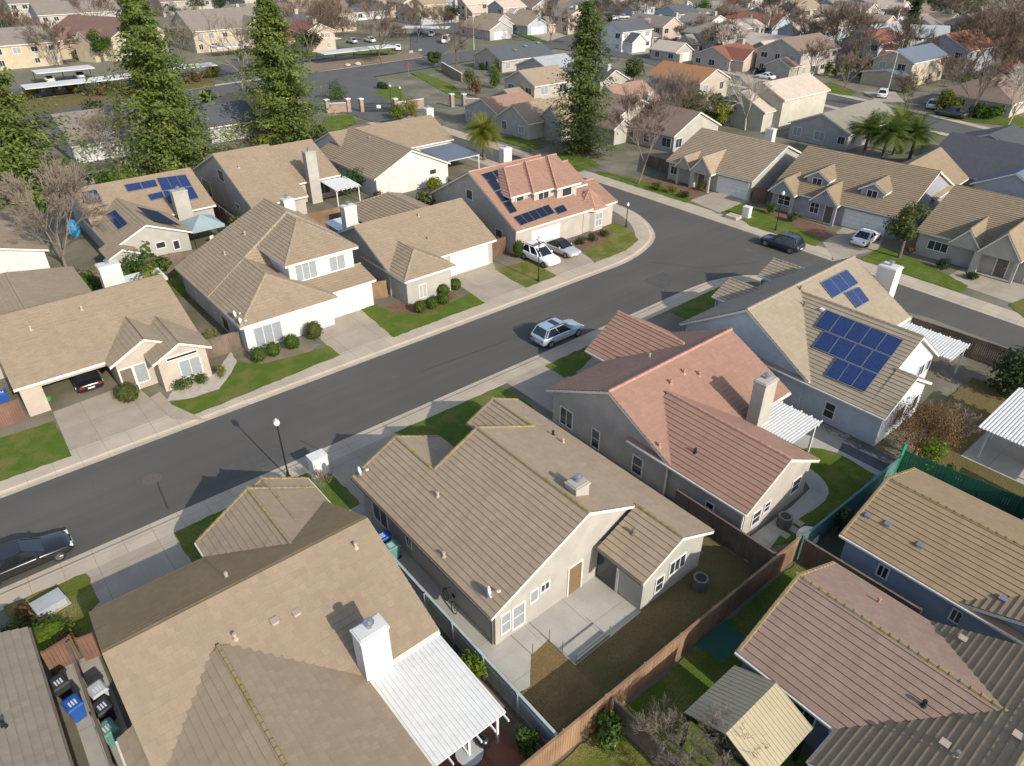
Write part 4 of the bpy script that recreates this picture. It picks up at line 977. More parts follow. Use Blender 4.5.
H.wing('y',(15.4,28.4),(60,68.6),(2.75,5.35),7.3,.76,hip=(3.6,0),cap=True); H.wing('y',(21.3,28.42),(56.1,66),5.35,7.15,.55,hip=(5.2,0)); H.wing('y',(15.42,24.2),(52.8,63),2.75,4.75,.5,hip=(4.2,0)); H.wing('x',(21.6,28.7),(53.9,57.3),2.75,3.4,.82)
H.chimney(26.6,27.7,67.2,68.2,4,7.2,W_WHITE)
H.garage('-y',54.32,22.4,27.3); H.winpx('-y',53.22,(251.5,324,286.6,349),n=3,pane=BLIND); H.winpx('-y',56.52,(292.9,260,319.2,281.5),n=3,pane=BLIND); H.winpx('-y',56.52,(327.5,254,346.8,271.5),n=2,pane=BLIND)
H.door('-y',53.9,20.9,.9,2.0,DARKM); H.winpx('-x',15.85,(203,314,209,328),n=1); H.winpx('-x',15.85,(227,334,233,346),n=1)
for q in ((245,235),(225,255)): H.vent(*q,0,0)
H.finish(); F2=H
dish((15.6,54.3,2.9),(.8,-.5,.25),'white satellite dish on the left eave of the two-storey white house',.3)
dish((15.6,53.2,2.7),(.75,-.6,.25),'lower white satellite dish at the front left corner of the two-storey white house',.3)
H=House('house','single-storey beige house with white garage door and row of round shrubs across the street','house',W_CREAM,T_FAR2,cap=CAPT,trim=WHITE,c=(37,60))
H.wing('x',(30.4,43.4),(54.55,66.7),2.75,5.6,.49,cap=False); H.wing('y',(30.43,36.2),(51.8,59.8),2.75,4.15,.52,hip=(2.9,0)); H.wing('y',(35.5,43.9),(62,73.5),2.75,4.7,.5,hip=(0,4))
H.chimney(32.3,33.7,65.8,66.8,2,5.6,W_WHITE); H.garage('-y',54.97,37.8,42.4); H.winpx('-y',52.24,(418.5,282.8,427,298.6),n=2,pane=BLIND); H.door('-y',54.97,36.7,.9,2.05,DARKM)
H.winpx('-x',30.85,(357.6,253.4,363.3,266),n=1); H.winpx('-x',30.85,(375,268.5,386,287),n=2); H.vent(418.5,217,0,0); H.vent(428,240,0,0,'pipe',CAPT); H.finish(); F3=H
H=House('house','two-storey salmon-roofed corner house with dark solar panels and three dormers','house',W_TAUPE,T_SAL,cap=CAPP,c=(53,60))
H.pan=BPANEL; H.wing('x',(46.0,56.6),(54.5,71),2.95,7.4,.5); H.wing('x',(56.4,59.7),(57.8,65),4.6,6.5,.5); H.wing('x',(56.2,61.6),(54.6,60.5),2.9,4.6,.7); H.wing('x',(47.7,57.2),(57.4,65.4),5.55,7.45,hip=(2.3,0),zb=3.4); H.wing('x',(50.5,57.22),(56.9,65.3),5.55,7.62,hip=(2.4,0),zb=3.4); H.wing('x',(53.5,57.24),(56.4,65.2),5.55,7.78,hip=(2.5,0),zb=3.4)
H.garage('-y',54.94,48.6,52.6); H.door('-y',55.0,53.8,.9,2.0,WHITE)
for u,y_,k_ in ((49.3,57.82,1),(52.3,57.32,2),(55.4,56.82,1)): H.win('-y',y_,u,4.8,(1.0,1.5,1.4)[(u>50)+(u>54)],.95,k_)
H.chimney(56.0,57.3,68.8,69.7,2,7.0,W_WHITE)
# bay with a faceted roof
oc=[(58.6+1.9*math.cos(math.pi/4*i+.39),56.4+1.9*math.sin(math.pi/4*i+.39)) for i in range(8)]; H.mw.prism(oc,0,2.8)
for i in range(8):
    a_,b_=oc[i],oc[(i+1)%8]; k=1.18; A=Vector((58.6+(a_[0]-58.6)*k,56.4+(a_[1]-56.4)*k,2.72)); B=Vector((58.6+(b_[0]-58.6)*k,56.4+(b_[1]-56.4)*k,2.72)); Cc=Vector((58.6,56.4,4.5)); course_slope(H.mt,[A,B,Cc]); ridge_caps(H.mc,A,Cc); D=Vector((0,0,-.2)); H.mf.face([A+D,B+D,B,A])
ap=1.9*math.cos(math.pi/8)
H.win('-y',56.4-ap,58.6,1.4,1.0,1.5,2,pane=BLIND,hbar=1)
H.solar([(512.8,217.8),(547.9,205.2),(555,214),(520.9,226.5)],1,5,0,0); H.solar([(553.5,208.9),(563,205.2),(567.5,211.5),(557.5,215.3)],1,1,0,0)
H.solar([(486.5,181.4),(494.8,178.9),(517.3,212.2),(510.3,214.7)],3,1,0,0); H.solar([(480.7,175.1),(501.6,168.9),(509,178.9),(486.5,181.4)],1,2,0,0); H.solar([(552.5,169.6),(566,166.4),(579,183),(565,187)],2,2,3,0)
H.winpx('-x',46.28,(466,189,473,200),n=1); H.winpx('-x',46.28,(495,229,503,238),n=1); H.finish(); F4=H
# --- second row behind them
H=House('house','tan-roofed house at left with scattered blue solar panels and a cream gable','house',W_CREAM,T_FAR,c=(18,88))
H.wing('x',(12.1,25.1),(83.9,97.3),2.75,5.6); H.wing('y',(12.0,20.0),(77,89),2.75,4.5,.47); H.wing('y',(11.2,14.2),(75.5,79),2.4,3.1,.5)
H.chimney(20.4,22.0,82.6,83.7,0,5.5,W_CREAM)
q=lambda l:[(40+x/3.988,130+y/3.988) for x,y in l]
H.solar(q([(165,250),(225,240),(252,290),(190,302)]),1,2,0,0); H.solar(q([(335,222),(460,200),(472,228),(350,250)]),1,2,0,0); H.solar(q([(465,195),(580,180),(635,275),(515,300)]),2,3,0,0); H.solar(q([(428,262),(488,248),(500,272),(442,285)]),1,1,0,0); H.solar(q([(265,340),(302,320),(355,380),(320,402)]),1,2,1,0)
a=[onplane(40+x/3.988,130+y/3.988,Vector((16,80,4.6)),Vector((0,-.25,1)).normalized()) for x,y in ((385,305),(470,325),(560,380),(455,362))]; m=MB(); m.grid([[p-Vector((0,0,.05)) for p in a],a]); m.build('solar_panel',BPANEL,H.e)
H.winpx('-y',77.28,(153.5,236.5,165,243.5),n=1); H.winpx('-y',77.28,(173,239.5,180,250),n=1); H.finish()
H=House('house','tan-roofed house with two tall cream chimneys behind the two-storey white house','house',W_TAUPE,T_FAR,c=(34,90))
H.wing('x',(27.8,34.9),(80.2,100),2.75,6.9,.49); H.wing('x',(34.9,42.0),(85.3,100),2.75,5.9); H.chimney(37.2,38.6,84.4,85.4,0,6.6,W_CREAM); H.winpx('-x',28.08,(218,170,224,181),n=1); H.winpx('-x',28.08,(205,190,214,205),n=2); H.winpx('-x',28.08,(236,204,240,209),n=1); H.vent(239,168,0,0); H.win('-y',85.7,39.6,1.4,1.6,1.4); H.finish()
H=House('house','beige gabled house with white rear wall near the entrance gate','house',W_WHITE,T_FAR2,c=(54,92))
H.wing('x',(46.6,64.2),(90.8,102.8),2.75,5.3); H.wing('y',(44.2,56.2),(80.6,97),2.75,5.5,.5); H.chimney(63.6,64.9,97,98.2,2,6.2,W_WHITE); H.winpx('-y',80.88,(429,168.5,436.5,174),n=1); H.vent(369,138,1,0,'box',CAPT); H.vent(359,133,0,0); H.finish()
H=House('house','house with white gabled end wall under the big bare tree at the left edge','house',W_WHITE,T_FAR2,c=(1,87))
H.wing('y',(-6,7.2),(81.2,95),2.75,4.7,.5); H.wing('y',(-5,-1),(79,83),2.3,3.2,.5); H.win('-y',81.5,2.2,1.4,1.6,1.7,2); H.win('-y',81.5,4.6,1.4,1.7,1.8,2,hbar=1); H.finish()
# --- houses across the cross street
def rwing(H,a,x,y,*r,**k): return H.wing(a,x,y,*r,**k)
H=House('house','taupe-roofed house with two small entry gables facing the cross street and a bin-sized garage drive','house',W_CREAM,T_N3,trim=OFFW,cap=None,c=(88.2,56.4),rot=-86.5); H.e['label']='olive-taupe roofed house with white garage, next to the leafless pink tree on the cross street'
H.wing('x',(-6.7,6.7),(-7.85,7.85),2.75,5.85,.5); H.wing('y',(-4.7,-2.1),(-8.6,-2.5),2.6,4.05,.5,zb=2.3,oh=.2); H.wing('y',(-2.1,1.3),(-8.9,-1.5),2.6,4.6,.5,zb=2.3,oh=.2)
H.garage('-y',-7.43,1.6,6.0); H.win('-y',-7.43,-5.5,1.5,1.0,1.0); H.door('-y',-7.43,-1.0); H.box(-4.4,-4.1,-8.4,-8.1,0,2.5); H.box(-2.1,-1.6,-8.6,-7.4,0,2.5); H.box(.7,1.0,-8.7,-8.4,0,2.5); H.chimney(-.2,1.0,6.2,7.2,2,5.9,W_WHITE); H.finish()
H=House('house','brown-roofed mauve-grey house with two dormers on the cross street','house',W_MAUVE,T_R2,trim=OFFW,cap=None,c=(89.6,39.2),rot=-84.9)
H.wing('x',(-8,8),(-8.5,8.5),2.75,6.3,.5); H.wing('y',(-.6,8.2),(1,13),2.75,5.9,.5)
for xx in (-3.3,3.3): 
    H.wing('y',(xx-1.6,xx+1.6),(-6.6,-1),4.35,5.35,.5,zb=3,oh=.3); H.win('-y',-6.32,xx,4.0,1.1,.75,2)
H.wing('y',(-7.9,-4.4),(-9.3,-4),2.6,4.3,.5,zb=2.3,oh=.2); H.wing('y',(-2.6,.9),(-9.3,-4),2.6,4.3,.5,zb=2.3,oh=.2)
for xx in (-4.7,.6): H.box(xx-.15,xx+.15,-9.1,-8.8,0,2.5)
H.garage('-y',-8.07,1.5,6.2); H.win('-y',-8.07,-6.1,1.5,1.5,1.2,2,hbar=1); H.win('-y',-8.07,-2.2,1.5,1.0,1.3,2,hbar=1); H.door('-y',-8.07,-.4); H.finish()
H=House('house','brown-roofed house with two entry gables at the right edge on the cross street','house',W_CREAM,T_R2,trim=OFFW,cap=CAPS,c=(88.2,20.5),rot=-86.7)
H.wing('x',(-8,9),(-8.3,8.3),2.75,5.85,.5); H.wing('y',(-4.5,-1.4),(-9.0,-3),2.6,4.4,.5,zb=2.3,oh=.2); H.wing('y',(-1.6,2.3),(-9.3,-1.5),2.6,5.0,.5,zb=2.3,oh=.2)
H.win('-y',-7.88,-5.6,1.5,1.9,.9,3); H.box(-1.9,-1.3,-8.9,-7.9,0,2.5); H.box(1.8,2.1,-9.0,-8.7,0,2.5); H.door('-y',-7.88,.6,1.0,2.1); H.garage('-y',-7.88,2.9,8,2.15,W_TAUPE); H.chimney(3.6,5.2,6.9,8,2,5.6,W_CREAM); H.finish()
# ------------------------------------------------------------------ vehicles near
BLACK=paint('black',(.012,.012,.014)); SILV=paint('silver_blue',(.36,.44,.52),.35); WH=paint('white',(.72,.73,.74)); NAVY=paint('navy',(.02,.028,.05),.2); SIL=paint('silver',(.5,.51,.52),.4); CHAR=paint('charcoal',(.06,.063,.068),.3); RED=paint('red',(.3,.02,.02))
car('parked_car','glossy black sedan parked at the kerb by the left edge of the photo','car',-3.05,38.72,0,4.85,1.88,1.45,BLACK,'sedan')
car('parked_car','silver-blue SUV parked at the near kerb before the rose-pink house','car',37.4,38.75,0,4.85,1.93,1.72,SILV,'suv')
car('parked_car','white SUV on the drive of the salmon-roofed corner house','car',47.2,52.0,R(-90),4.75,1.95,1.75,WH,'suv',z=.13)
car('parked_car','silver sedan with dark roof beside the white SUV on the corner drive','car',50.6,52.3,R(-88),4.5,1.8,1.42,SIL,'sedan',z=.13,roofm=BLACK)
car('parked_car','dark navy SUV parked at the far kerb of the cross street under a lamp','car',70.35,37.9,R(92),4.7,1.9,1.75,NAVY,'suv')
car('parked_car','white sedan on the drive of the mauve-grey dormered house','car',79.0,32.7,R(4),4.7,1.85,1.48,WH,'sedan',z=.13)
car('parked_car','black car inside the open garage at the left','car',4.3,57.1,R(90),4.5,1.85,1.5,BLACK,'sedan',z=.12)
# ------------------------------------------------------------------ lamps and boxes
q=at(288.6,477.2); lamp_post(q.x,q.y,4.55,'black lamp post with white globe at the near kerb, lower left',head=.2)
q=at(538.3,281); lamp_post(q.x,q.y,4.6,'black lamp post on the lawn beside the white SUV')
q=at(626,227); lamp_post(q.x,q.y,2.9,'short dark lamp post on the corner sidewalk by the bay-windowed house',head=.17)
q=at(775.4,230.4); lamp_post(q.x,q.y,4.6,'lamp post behind the navy SUV on the cross street')
q=at(392,112); lamp_post(q.x,q.y,4.9,'lamp post in the planted island behind the entrance gate')
q=at(401,106); lamp_post(q.x,q.y,3.6,'shorter lamp beside the wall of the entrance gate')
q=at(474,50); cobra_lamp(q.x,q.y,8.5,'tall pale street light by the far avenue, top centre',R(200),1.8)
q=at(886,97); cobra_lamp(q.x,q.y,8.6,'tall pale street light in front of the yellow-walled two-storey house',R(150),2.4)
q=at(320,472); cabinet(q.x,q.y,0,1.05,.8,1.35,'white mailbox cabinet on the near sidewalk by the small lawn',WHITE,name='mailbox_cabinet')
q=at(746,217); cabinet(q.x,q.y,R(-86),.9,.7,1.25,'white mailbox cabinet on the lawn across the cross street',WHITE,name='mailbox_cabinet')
q=at(51,607); cabinet(q.x,q.y,R(10),1.35,.95,.45,'low grey utility box on the small lawn at the lower left',M('grey_box',(.33,.34,.34),.6,.08,2))
q=at(733,218); cabinet(q.x,q.y,R(-86),1.5,1.2,.3,'flat beige utility pad beside the white mailbox on the cross street',M('beige_box',(.42,.36,.28),.7,.1,2))
# ------------------------------------------------------------------ bins, grill, air conditioners and garden things
BB=plain('blue_bin',(.015,.08,.32),.5); BK=plain('dark_bin',(.03,.032,.035),.55); BG=plain('grey_bin',(.40,.42,.42),.55); BT=plain('teal_bin',(.10,.24,.20),.55)
G='wheeled bins between the houses at lower left'
for px,py,c,l in ((66,696,BK,'black wheeled bin by the gate, left of the blue bin'),(80,717,BB,'bright blue wheeled bin at the lower left between two houses'),(104,703,BG,'light grey wheeled bin next to the wall of the big tan house'),(109,720,BK,'dark grey wheeled bin below the light grey one'),(114,742,BT,'pale teal wheeled bin at the lower left')):
    q=at(px,py); bin_(q.x,q.y,R(12),c,l,G)
for px,py,c,l in ((385,549,BB,'blue wheeled bin beside the left wall of the central house'),(391,560,BT,'pale green wheeled bin beside the left wall of the central house')):
    q=at(px,py); bin_(12.9,q.y,R(-90),c,l,'wheeled bins by the central house')
q=at(8,408); bin_(q.x,q.y+.6,0,BB,'blue wheeled bin behind the wooden gate at the far left')
q=at(699,588); ac_unit(q.x,q.y,'grey air conditioner behind the central house on brown grass')
q=at(783,526); ac_unit(q.x,q.y,'dark grey air conditioner behind the rose-pink house on its path')
q=at(484,752); e=empty('kettle_grill',q.x,q.y,.12,0,'black kettle grill on the red brick patio','grill'); b=MB(); b.ball((q.x,q.y,.95),(.32,.32,.28),14,8); b.build('bowl',BLACK,e,smooth=True)
for k in range(3): a=2.1*k; b=MB(); b.tube((q.x+.15*math.cos(a),q.y+.15*math.sin(a),.8),(q.x+.32*math.cos(a),q.y+.32*math.sin(a),.12),.02,.02,6); b.build('leg',METAL,e)
q=at(470,762); e=empty('patio_table',q.x,q.y,.12,0,'pale patio table beside the black kettle grill','table'); b=MB(); b.tube((q.x,q.y,.82),(q.x,q.y,.86),.6,.6,16); b.build('top',BG,e)
for k in range(4): a=math.pi/4+math.pi/2*k; b=MB(); b.tube((q.x+.4*math.cos(a),q.y+.4*math.sin(a),.82),(q.x+.48*math.cos(a),q.y+.48*math.sin(a),.12),.025,.025,6); b.build('leg',METAL,e)
def pot(px,py,r,h,col,label,dz=.1):
    q=at(px,py); b=MB(); n=14; ring=lambda k,z:[(q.x+k*r*math.cos(2*math.pi*i/n),q.y+k*r*math.sin(2*math.pi*i/n),z+dz) for i in range(n)]
    b.grid([ring(.7,0),ring(.95,h*.8),ring(1.05,h*.85),ring(1.05,h),ring(.9,h),ring(.85,h*.85)]); b.build('plant_pot',col,None,label=label,cat='plant pot',origin=(q.x,q.y,dz),smooth=False)
pot(612,742,.36,.55,WHITE,'large white plant pot below the wooden fence, bottom centre'); pot(604,736,.2,.4,plain('blue_pot',(.25,.38,.5),.4),'pale blue plant pot next to the large white one'); pot(591,730,.2,.35,plain('clay_pot',(.38,.13,.06),.7),'clay plant pot under the green shrub by the fence')
pot(529,748,.3,.4,BLACK,'black plant pot at the edge of the red brick patio')
# water/white cover in the corner behind the teal fence
q=at(806,541); b=MB(); b.ball((q.x,q.y,.5),(.75,.6,.5),12,6,0,.05); tag(b.build('covered_grill',M('white_cover',(.6,.6,.6),.7,.1,3),None,origin=(q.x,q.y,.1)),'white covered grill in the corner behind the teal fence','grill')
for i,(x_,y_) in enumerate(((784,535),(793.6,530),(798,523))):
    q=at(x_,y_); b=MB(); b.box(q.x-.25,q.x+.25,q.y-.3,q.y+.3,.12,.165); tag(b.build('stepping_stone',PATIO,None,origin=(q.x,q.y,.12)),'square stepping stone in the dark grass behind the rose-pink house, '+('nearest the air conditioner','middle of three','farthest from the air conditioner')[i],'stepping stone','stepping stones behind the rose-pink house')
# gazebo behind
e=empty('gazebo',22,80,.1,0,'grey-blue canopy gazebo beside the cream gable at left','gazebo'); b=MB(); CAN=M('canopy_fabric',(.25,.31,.34),.9,.1,1)
c_=[(20.2,78),(23.8,78),(23.8,82),(20.2,82)]
for k in range(4):
    A=Vector((*c_[k],2.4)); B_=Vector((*c_[(k+1)%4],2.4)); b.face([A,B_,Vector((22,80,3.4))]); b.face([A-Vector((0,0,.25)),B_-Vector((0,0,.25)),B_,A])
b.build('canopy',CAN,e)
for x_,y_ in c_: b=MB(); b.box(x_-.05 if x_>21 else x_+.02,x_-.02 if x_>21 else x_+.09,y_-.04,y_+.04,.1,2.3); b.build('post',DARKM,e)
q=at(76,236); b=MB(); b.ball((q.x,q.y,1.0),(.7,.5,1.0),10,6,0,.12); tag(b.build('blue_tarp',plain('blue_tarp_cloth',(.04,.25,.5),.6),None,origin=(q.x,q.y,.1)),'bright blue tarp heap under the big bare tree at left','tarp')
patio_cover('patio_cover','white flat patio cover behind the tan house with the open garage',10.6,14.4,67.6,70.5,2.3,2.4,'y',False,WHITE,((10.8,70.2),(14.2,70.2)),raft=False)
patio_cover('patio_cover','white patio cover beside the tall cream chimney, second row',39,42.5,81.2,85.2,2.3,2.5,'y',False,WHITE,((39.2,81.4),(42.3,81.4)))
patio_cover('patio_cover','pale patio cover behind the single-storey beige house',32.4,35.3,66.9,71.5,2.4,2.5,'y',False,M('pale_sheet',(.5,.55,.6),.5,.1,1),((32.6,71.2),(35.1,71.2)),raft=False)
# ------------------------------------------------------------------ fences
fence('wooden_fence','long brown board fence behind the central house yard',[(7.5,11.65),(30.1,11.45)],1.75,FENCE)
fence('wooden_fence','grey-green painted fence between the red brick patio and the central house',[(12.2,11.75),(12.2,21.5),(12.25,29)],1.65,FENCEG,cap=True)
fence('wooden_fence','dark old fence running from the bottom yard up to the long board fence',[(15.25,11.3),(15.25,4)],1.6,FENCED)
fence('wooden_fence','weathered fence behind the air conditioner of the central house',[(28.0,18.3),(28.0,11.7)],1.7,FENCED)
fence('wooden_fence','teal painted fence behind the rose-pink house',[(30.3,11.35),(41.0,11.2)],1.75,FENCET)
fence('wooden_fence','bright green end of the teal fence leaning by the lime shrub',[(41.1,11.15),(42.4,11.5)],2.0,M('bright_green_fence',(.03,.30,.17),.6,.15,2))
fence('wooden_fence','dark brown fence between the dusty-rose house and the blue house',[(30.15,11.2),(30.2,5)],1.75,FENCED)
fence('wooden_fence','deep green fence beside the blue house at the right edge',[(42.1,11.3),(42.95,4.8),(43.5,0)],1.8,FENCEGR,cap=False)
q0,q1=at(959,362),at(1003,374); fence('wooden_fence','brown fence along the back of the solar house yard by the cross street',[(60.8,19.5),(61.2,12),(61.0,3)],1.8,FENCED)
fence('wooden_fence','pale-topped narrow fence between the bins at the lower left',[(-2.35,29.8),(-2.35,12)],1.6,FENCED)
fence('wooden_gate','red-brown slatted gate left of the bins at lower left',[(-3.4,29.9),(-2.2,30.1)],1.6,FENCER,cat='gate'); fence('wooden_gate','red-brown slatted gate right of the narrow fence at lower left',[(-2.0,29.7),(-.9,29.5)],1.6,FENCER,cat='gate')
fence('wooden_fence','dark brown fence behind the two-storey white house, left end',[(10.5,74.6),(16.5,74.2),(24.6,72.4)],1.9,FENCED)
fence('wooden_fence','brown fence behind the pale patio cover, second row',[(28.8,76.5),(37,76.3),(44,77)],1.8,FENCE)
fence('wooden_gate','brown gate between the beige house and the salmon-roofed corner house',[(43.7,56.2),(45.9,56.2)],1.8,FENCER,cat='gate')
fence('wooden_fence','short brown fence between the two-storey white house and the beige house',[(28.7,55.4),(30.3,55.0)],1.7,FENCE)
fence('wooden_gate','warm brown gate left of the open garage',[(-4.2,54.2),(-.3,54.4)],1.7,FENCER,cat='gate')
fence('wooden_fence','dark fence between the open-garage house and the two-storey white house',[(12.7,54.4),(15.6,54.2)],1.7,FENCED)
fence('wooden_gate','red gate between the olive-taupe house and the mauve-grey house',[(81.2,49.1),(82,47.6)],1.8,FENCER,cat='gate')
fence('wooden_fence','dark fence beside the tree-hidden end of the olive-taupe house',[(82.6,63.5),(83,68.5)],1.7,FENCED)
fence('wooden_fence','brown fence between two lots right of the gazebo',[(25.7,74),(26.2,95)],1.8,FENCED)
fence('wooden_fence','long back fence behind the houses on the cross street',[(100.5,14),(101,40),(100,70)],1.8,FENCE)
fence('wooden_fence','back fence far left behind the bare tree',[(-4.5,75.5),(10,74.8)],1.8,FENCE)
# ------------------------------------------------------------------ shrubs
G='round clipped shrubs before the two-storey white house'
for i,(px,py,w) in enumerate(((261,362,'leftmost of three'),(276,357,'middle of three'),(294,349.5,'rightmost of three'))): q=at(px,py); bush('round_shrub','clipped green ball shrub below the front window of the two-storey white house, '+w,q.x,q.y+.3,.62,1.15,L_TOP,i,650,group=G)
q=at(315,338); bush('box_shrub','tall dark clipped shrub beside the white garage door of the two-storey house',q.x,q.y,.75,1.5,L_OL,5,700)
G='round clipped shrubs before the single-storey beige house'
for i,(px,py,w) in enumerate(((421.5,313,'leftmost of the row'),(433.5,309,'second from the left in the row'),(445,304.5,'third in the row, by the drive'),(445.5,296,'behind the row, by the wall'),(457,290,'alone next to the garage door'))): q=at(px,py); bush('round_shrub','clipped green ball shrub before the beige house, '+w,q.x,q.y+.25,.62,1.05,L_TOP,i+10,650,group=G)
q=at(129.5,400); bush('box_shrub','square olive shrub between drive and path of the open-garage house',q.x,q.y,.85,1.3,L_OL,17,800)
for i,(px,py,l) in enumerate(((183,390,'dark leafy plant left in the gravel bed of the open-garage house'),(200,384,'dark leafy plant right in the gravel bed of the open-garage house'))): q=at(px,py); loose_bush('garden_plant',l,q.x,q.y,.8,1.0,L_GR,20+i,420,.17)
q=at(216,352); loose_bush('garden_shrub','yellow-green tall shrub between the open-garage house and the two-storey white house',q.x,q.y,1.0,2.3,L_YEL,23,900,.22)
q=at(222,377); loose_bush('garden_shrub','small yellow-green shrub at the front corner fence, left of the white house',q.x,q.y,.55,1.0,L_YEL,24,350,.16)
q=at(519,257); bush('round_shrub','green ball shrub at the garage corner of the salmon-roofed house',q.x,q.y,.75,1.7,L_TOP,25,750)
for i,(px,py,r,l) in enumerate(((579,244,.7,'low dark shrub left of the bay window'),(592,240,.9,'dark shrub under the bay window'),(605,236,.9,'spreading green shrub right of the bay window'))): q=at(px,py); loose_bush('garden_shrub',l,q.x,q.y,r,.95,(L_DK,L_DK,L_GR)[i],26+i,500,.17)
for i,(px,py,m_,r,h,l) in enumerate(((27,632,L_OL,1.5,.9,'low brown-green spreading shrub on the lawn at lower left'),(49,645,L_LM,1.35,1.1,'bright lime clipped shrub at the lower left corner'),(24,618,L_RUST,.6,.8,'small rusty shrub beside the low grey utility box'),(69,644,L_RUST,.5,.8,'small rusty plant right of the lime shrub'))):
    q=at(px,py); (bush if i==1 else loose_bush)('garden_shrub',l,q.x,q.y,r,h,m_,31+i,900,.16)
for i,(x_,y_,r,h,m_,l) in enumerate(((11.75,17.0,.75,1.9,L_LM,'lime-green shrub between the white patio cover and the grey-green fence'),(11.5,12.6,.75,1.8,L_GR,'yellow-green shrub where the grey-green fence meets the board fence'),(14.3,10.7,.8,2.0,L_GR,'leafy green shrub below the board fence by the white pot'))): loose_bush('garden_shrub',l,x_,y_,r,h,m_,37+i,900,.2)
for i,(px,py,r,h,m_,l) in enumerate(((921,474,1.25,3.9,L_LM,'bright lime tall shrub at the corner of the green fence'),(951,482,.6,1.3,L_GR,'small green plant in front of the deep green fence'),(932,491,1.2,.7,L_DK,'low dark mound of leaves before the deep green fence'),(842,532,1.1,2.0,L_OL,'olive hedge shrub between the teal fence and the blue house'),(1016,396,2.6,5.2,L_DK,'dense dark evergreen shrub at the right edge by the brown fence'),(965,492,.5,.8,L_OL,'small dry plant beside the deep green fence'))):
    q=at(px,py); loose_bush('garden_shrub',l,q.x,q.y,r,h,m_,41+i,2600 if h>4 else 900,.3 if h>4 else .2)
for i,(px,py,r,h,m_,l) in enumerate(((355,192,2.2,3.2,L_GR,'big round green shrub behind the beige house, lower one'),(347,178,1.9,3.3,L_GR,'big round green shrub behind the beige house, upper one'),(140,282,2.3,3.4,L_GR,'large green shrub left of the dark back fence'),(92,297,1.8,2.6,L_GR,'green shrub beside the white chimney at left'),(75,292,1.5,2.4,L_OL,'olive shrub under the bare tree at left'),(435,192,1.2,2.0,L_YEL,'yellow-green hedge shrub beside the white rear wall'),(412,116,2.6,3.4,L_YEL,'yellow-green hedge behind the wall of the entrance gate'),(398,119,1.8,3.0,L_LM,'lime hedge left in the entrance gate planting'),(383,89,1.5,1.4,L_DK,'dark round shrub in the island behind the entrance gate'),(336,100,2.6,3.8,L_GR,'round green tree-like shrub left of the entrance gate'),(470,92,2.4,5,L_OL,'olive shrub by the patio cover near the gate lawn'),(495,88,2.4,4.6,L_GR,'dark green shrub beside the small white patio cover'),(476,97,1.6,3.6,L_RUST,'rusty-orange shrub at the end of the gate lawn'))):
    q=at(px,py); loose_bush('garden_shrub',l,q.x,q.y,r,h,m_,51+i,1100,.32)
for i,(px,py,r,h,m_,l) in enumerate(((657,190,1.0,1.0,L_GR,'low green hedge plant at the left end of the olive-taupe house bed'),(670,193,1.1,1.1,L_YEL,'yellow-green plant in the bed of the olive-taupe house'),(682,197,1.1,1.1,L_DK,'dark green plant right in the bed of the olive-taupe house'),(703,191,.7,1.5,L_YEL,'yellow-green plant by the entry gable of the olive-taupe house'),(749,199,.55,1.5,L_YEL,'slim yellow-green plant at the garage corner of the olive-taupe house'),(769,214,.7,1.8,L_GR,'young leafy plant left in the bed of the mauve-grey house'),(792,222,.7,1.8,L_GR,'young leafy plant right in the bed of the mauve-grey house'),(909,255,.6,1.4,L_RUST,'small orange shrub beside the round green tree'),(944,269,.9,1.1,L_DK,'dark low shrub at the entry of the right-edge house'),(972,279,.8,.7,L_DK,'small dark shrub by the drive of the right-edge house'))):
    q=at(px,py); loose_bush('garden_shrub',l,q.x,q.y,r,h,m_,71+i,500,.2)
# ------------------------------------------------------------------ trees
def tp(px,py): q=at(px,py); return q.x,q.y
def hh(px,py,yt): q=at(px,py); return height_at(q.x,q.y,yt)
x,y=tp(24,197); conifer('conifer_tree','huge green conifer at the left edge, in front',x,y,hh(24,197,38),11.0,L_CON,30000,3,.04,.52,pw=.85)
x,y=tp(-18,165); conifer('conifer_tree','green conifer at the left edge behind the huge one',x,y,hh(-18,165,12),7.6,L_CON,15000,4,.05,.62,pw=.6)
x,y=tp(176,168); conifer('conifer_tree','tall green conifer second from the left, near the solar roof',x,y,hh(176,168,-6),11.2,L_CON,32000,5,.03,.52,pw=.85,lean=(.3,.9))
x,y=tp(288,141); conifer('conifer_tree','tall green conifer left of the entrance gate',x,y,hh(288,141,-3),10.2,L_CON,31000,6,.03,.52,pw=.85)
x,y=tp(581,153); conifer('conifer_tree','slender dark conifer in the middle top of the photo',x,y,hh(581,153,3),6.0,L_CON2,17000,7,.03,.5,pw=.62,droop=.25)
x,y=tp(905,49); conifer('conifer_tree','dark pointed conifer in the far right background',x,y,hh(905,49,-6),4.6,L_DK,3500,8,.05,.7,pw=.75)
x,y=tp(66,268); bare_tree('bare_tree','big grey leafless tree at left over the white gabled wall',x,y,hh(69,268,168),GREYB,29,7,.5,.026,.12,minr=.016)
x,y=tp(638,184); bare_tree('bare_tree','pinkish leafless tree on the cross street before the tan house',x,y,hh(638,184,92),PINKB,22,8,.46,.018,.22,minr=.011)
x,y=tp(120,176); bare_tree('bare_tree','small brown leafless tree between the two big left conifers',x,y,hh(120,176,112),PINKB,23,6,.5,.02,.22)
x,y=tp(745,130); bare_tree('bare_tree','white-barked leafless tree behind the olive-taupe house',x,y,hh(745,130,72),PALEB,24,6,.55,.03,.2)
x,y=tp(914,457); broad_tree('rusty_tree','rusty brown twiggy tree behind the solar corner house',x,y,4.2,2.35,L_RUST,25,7000,.12,.2,lumps=16,bark=RUSTB)
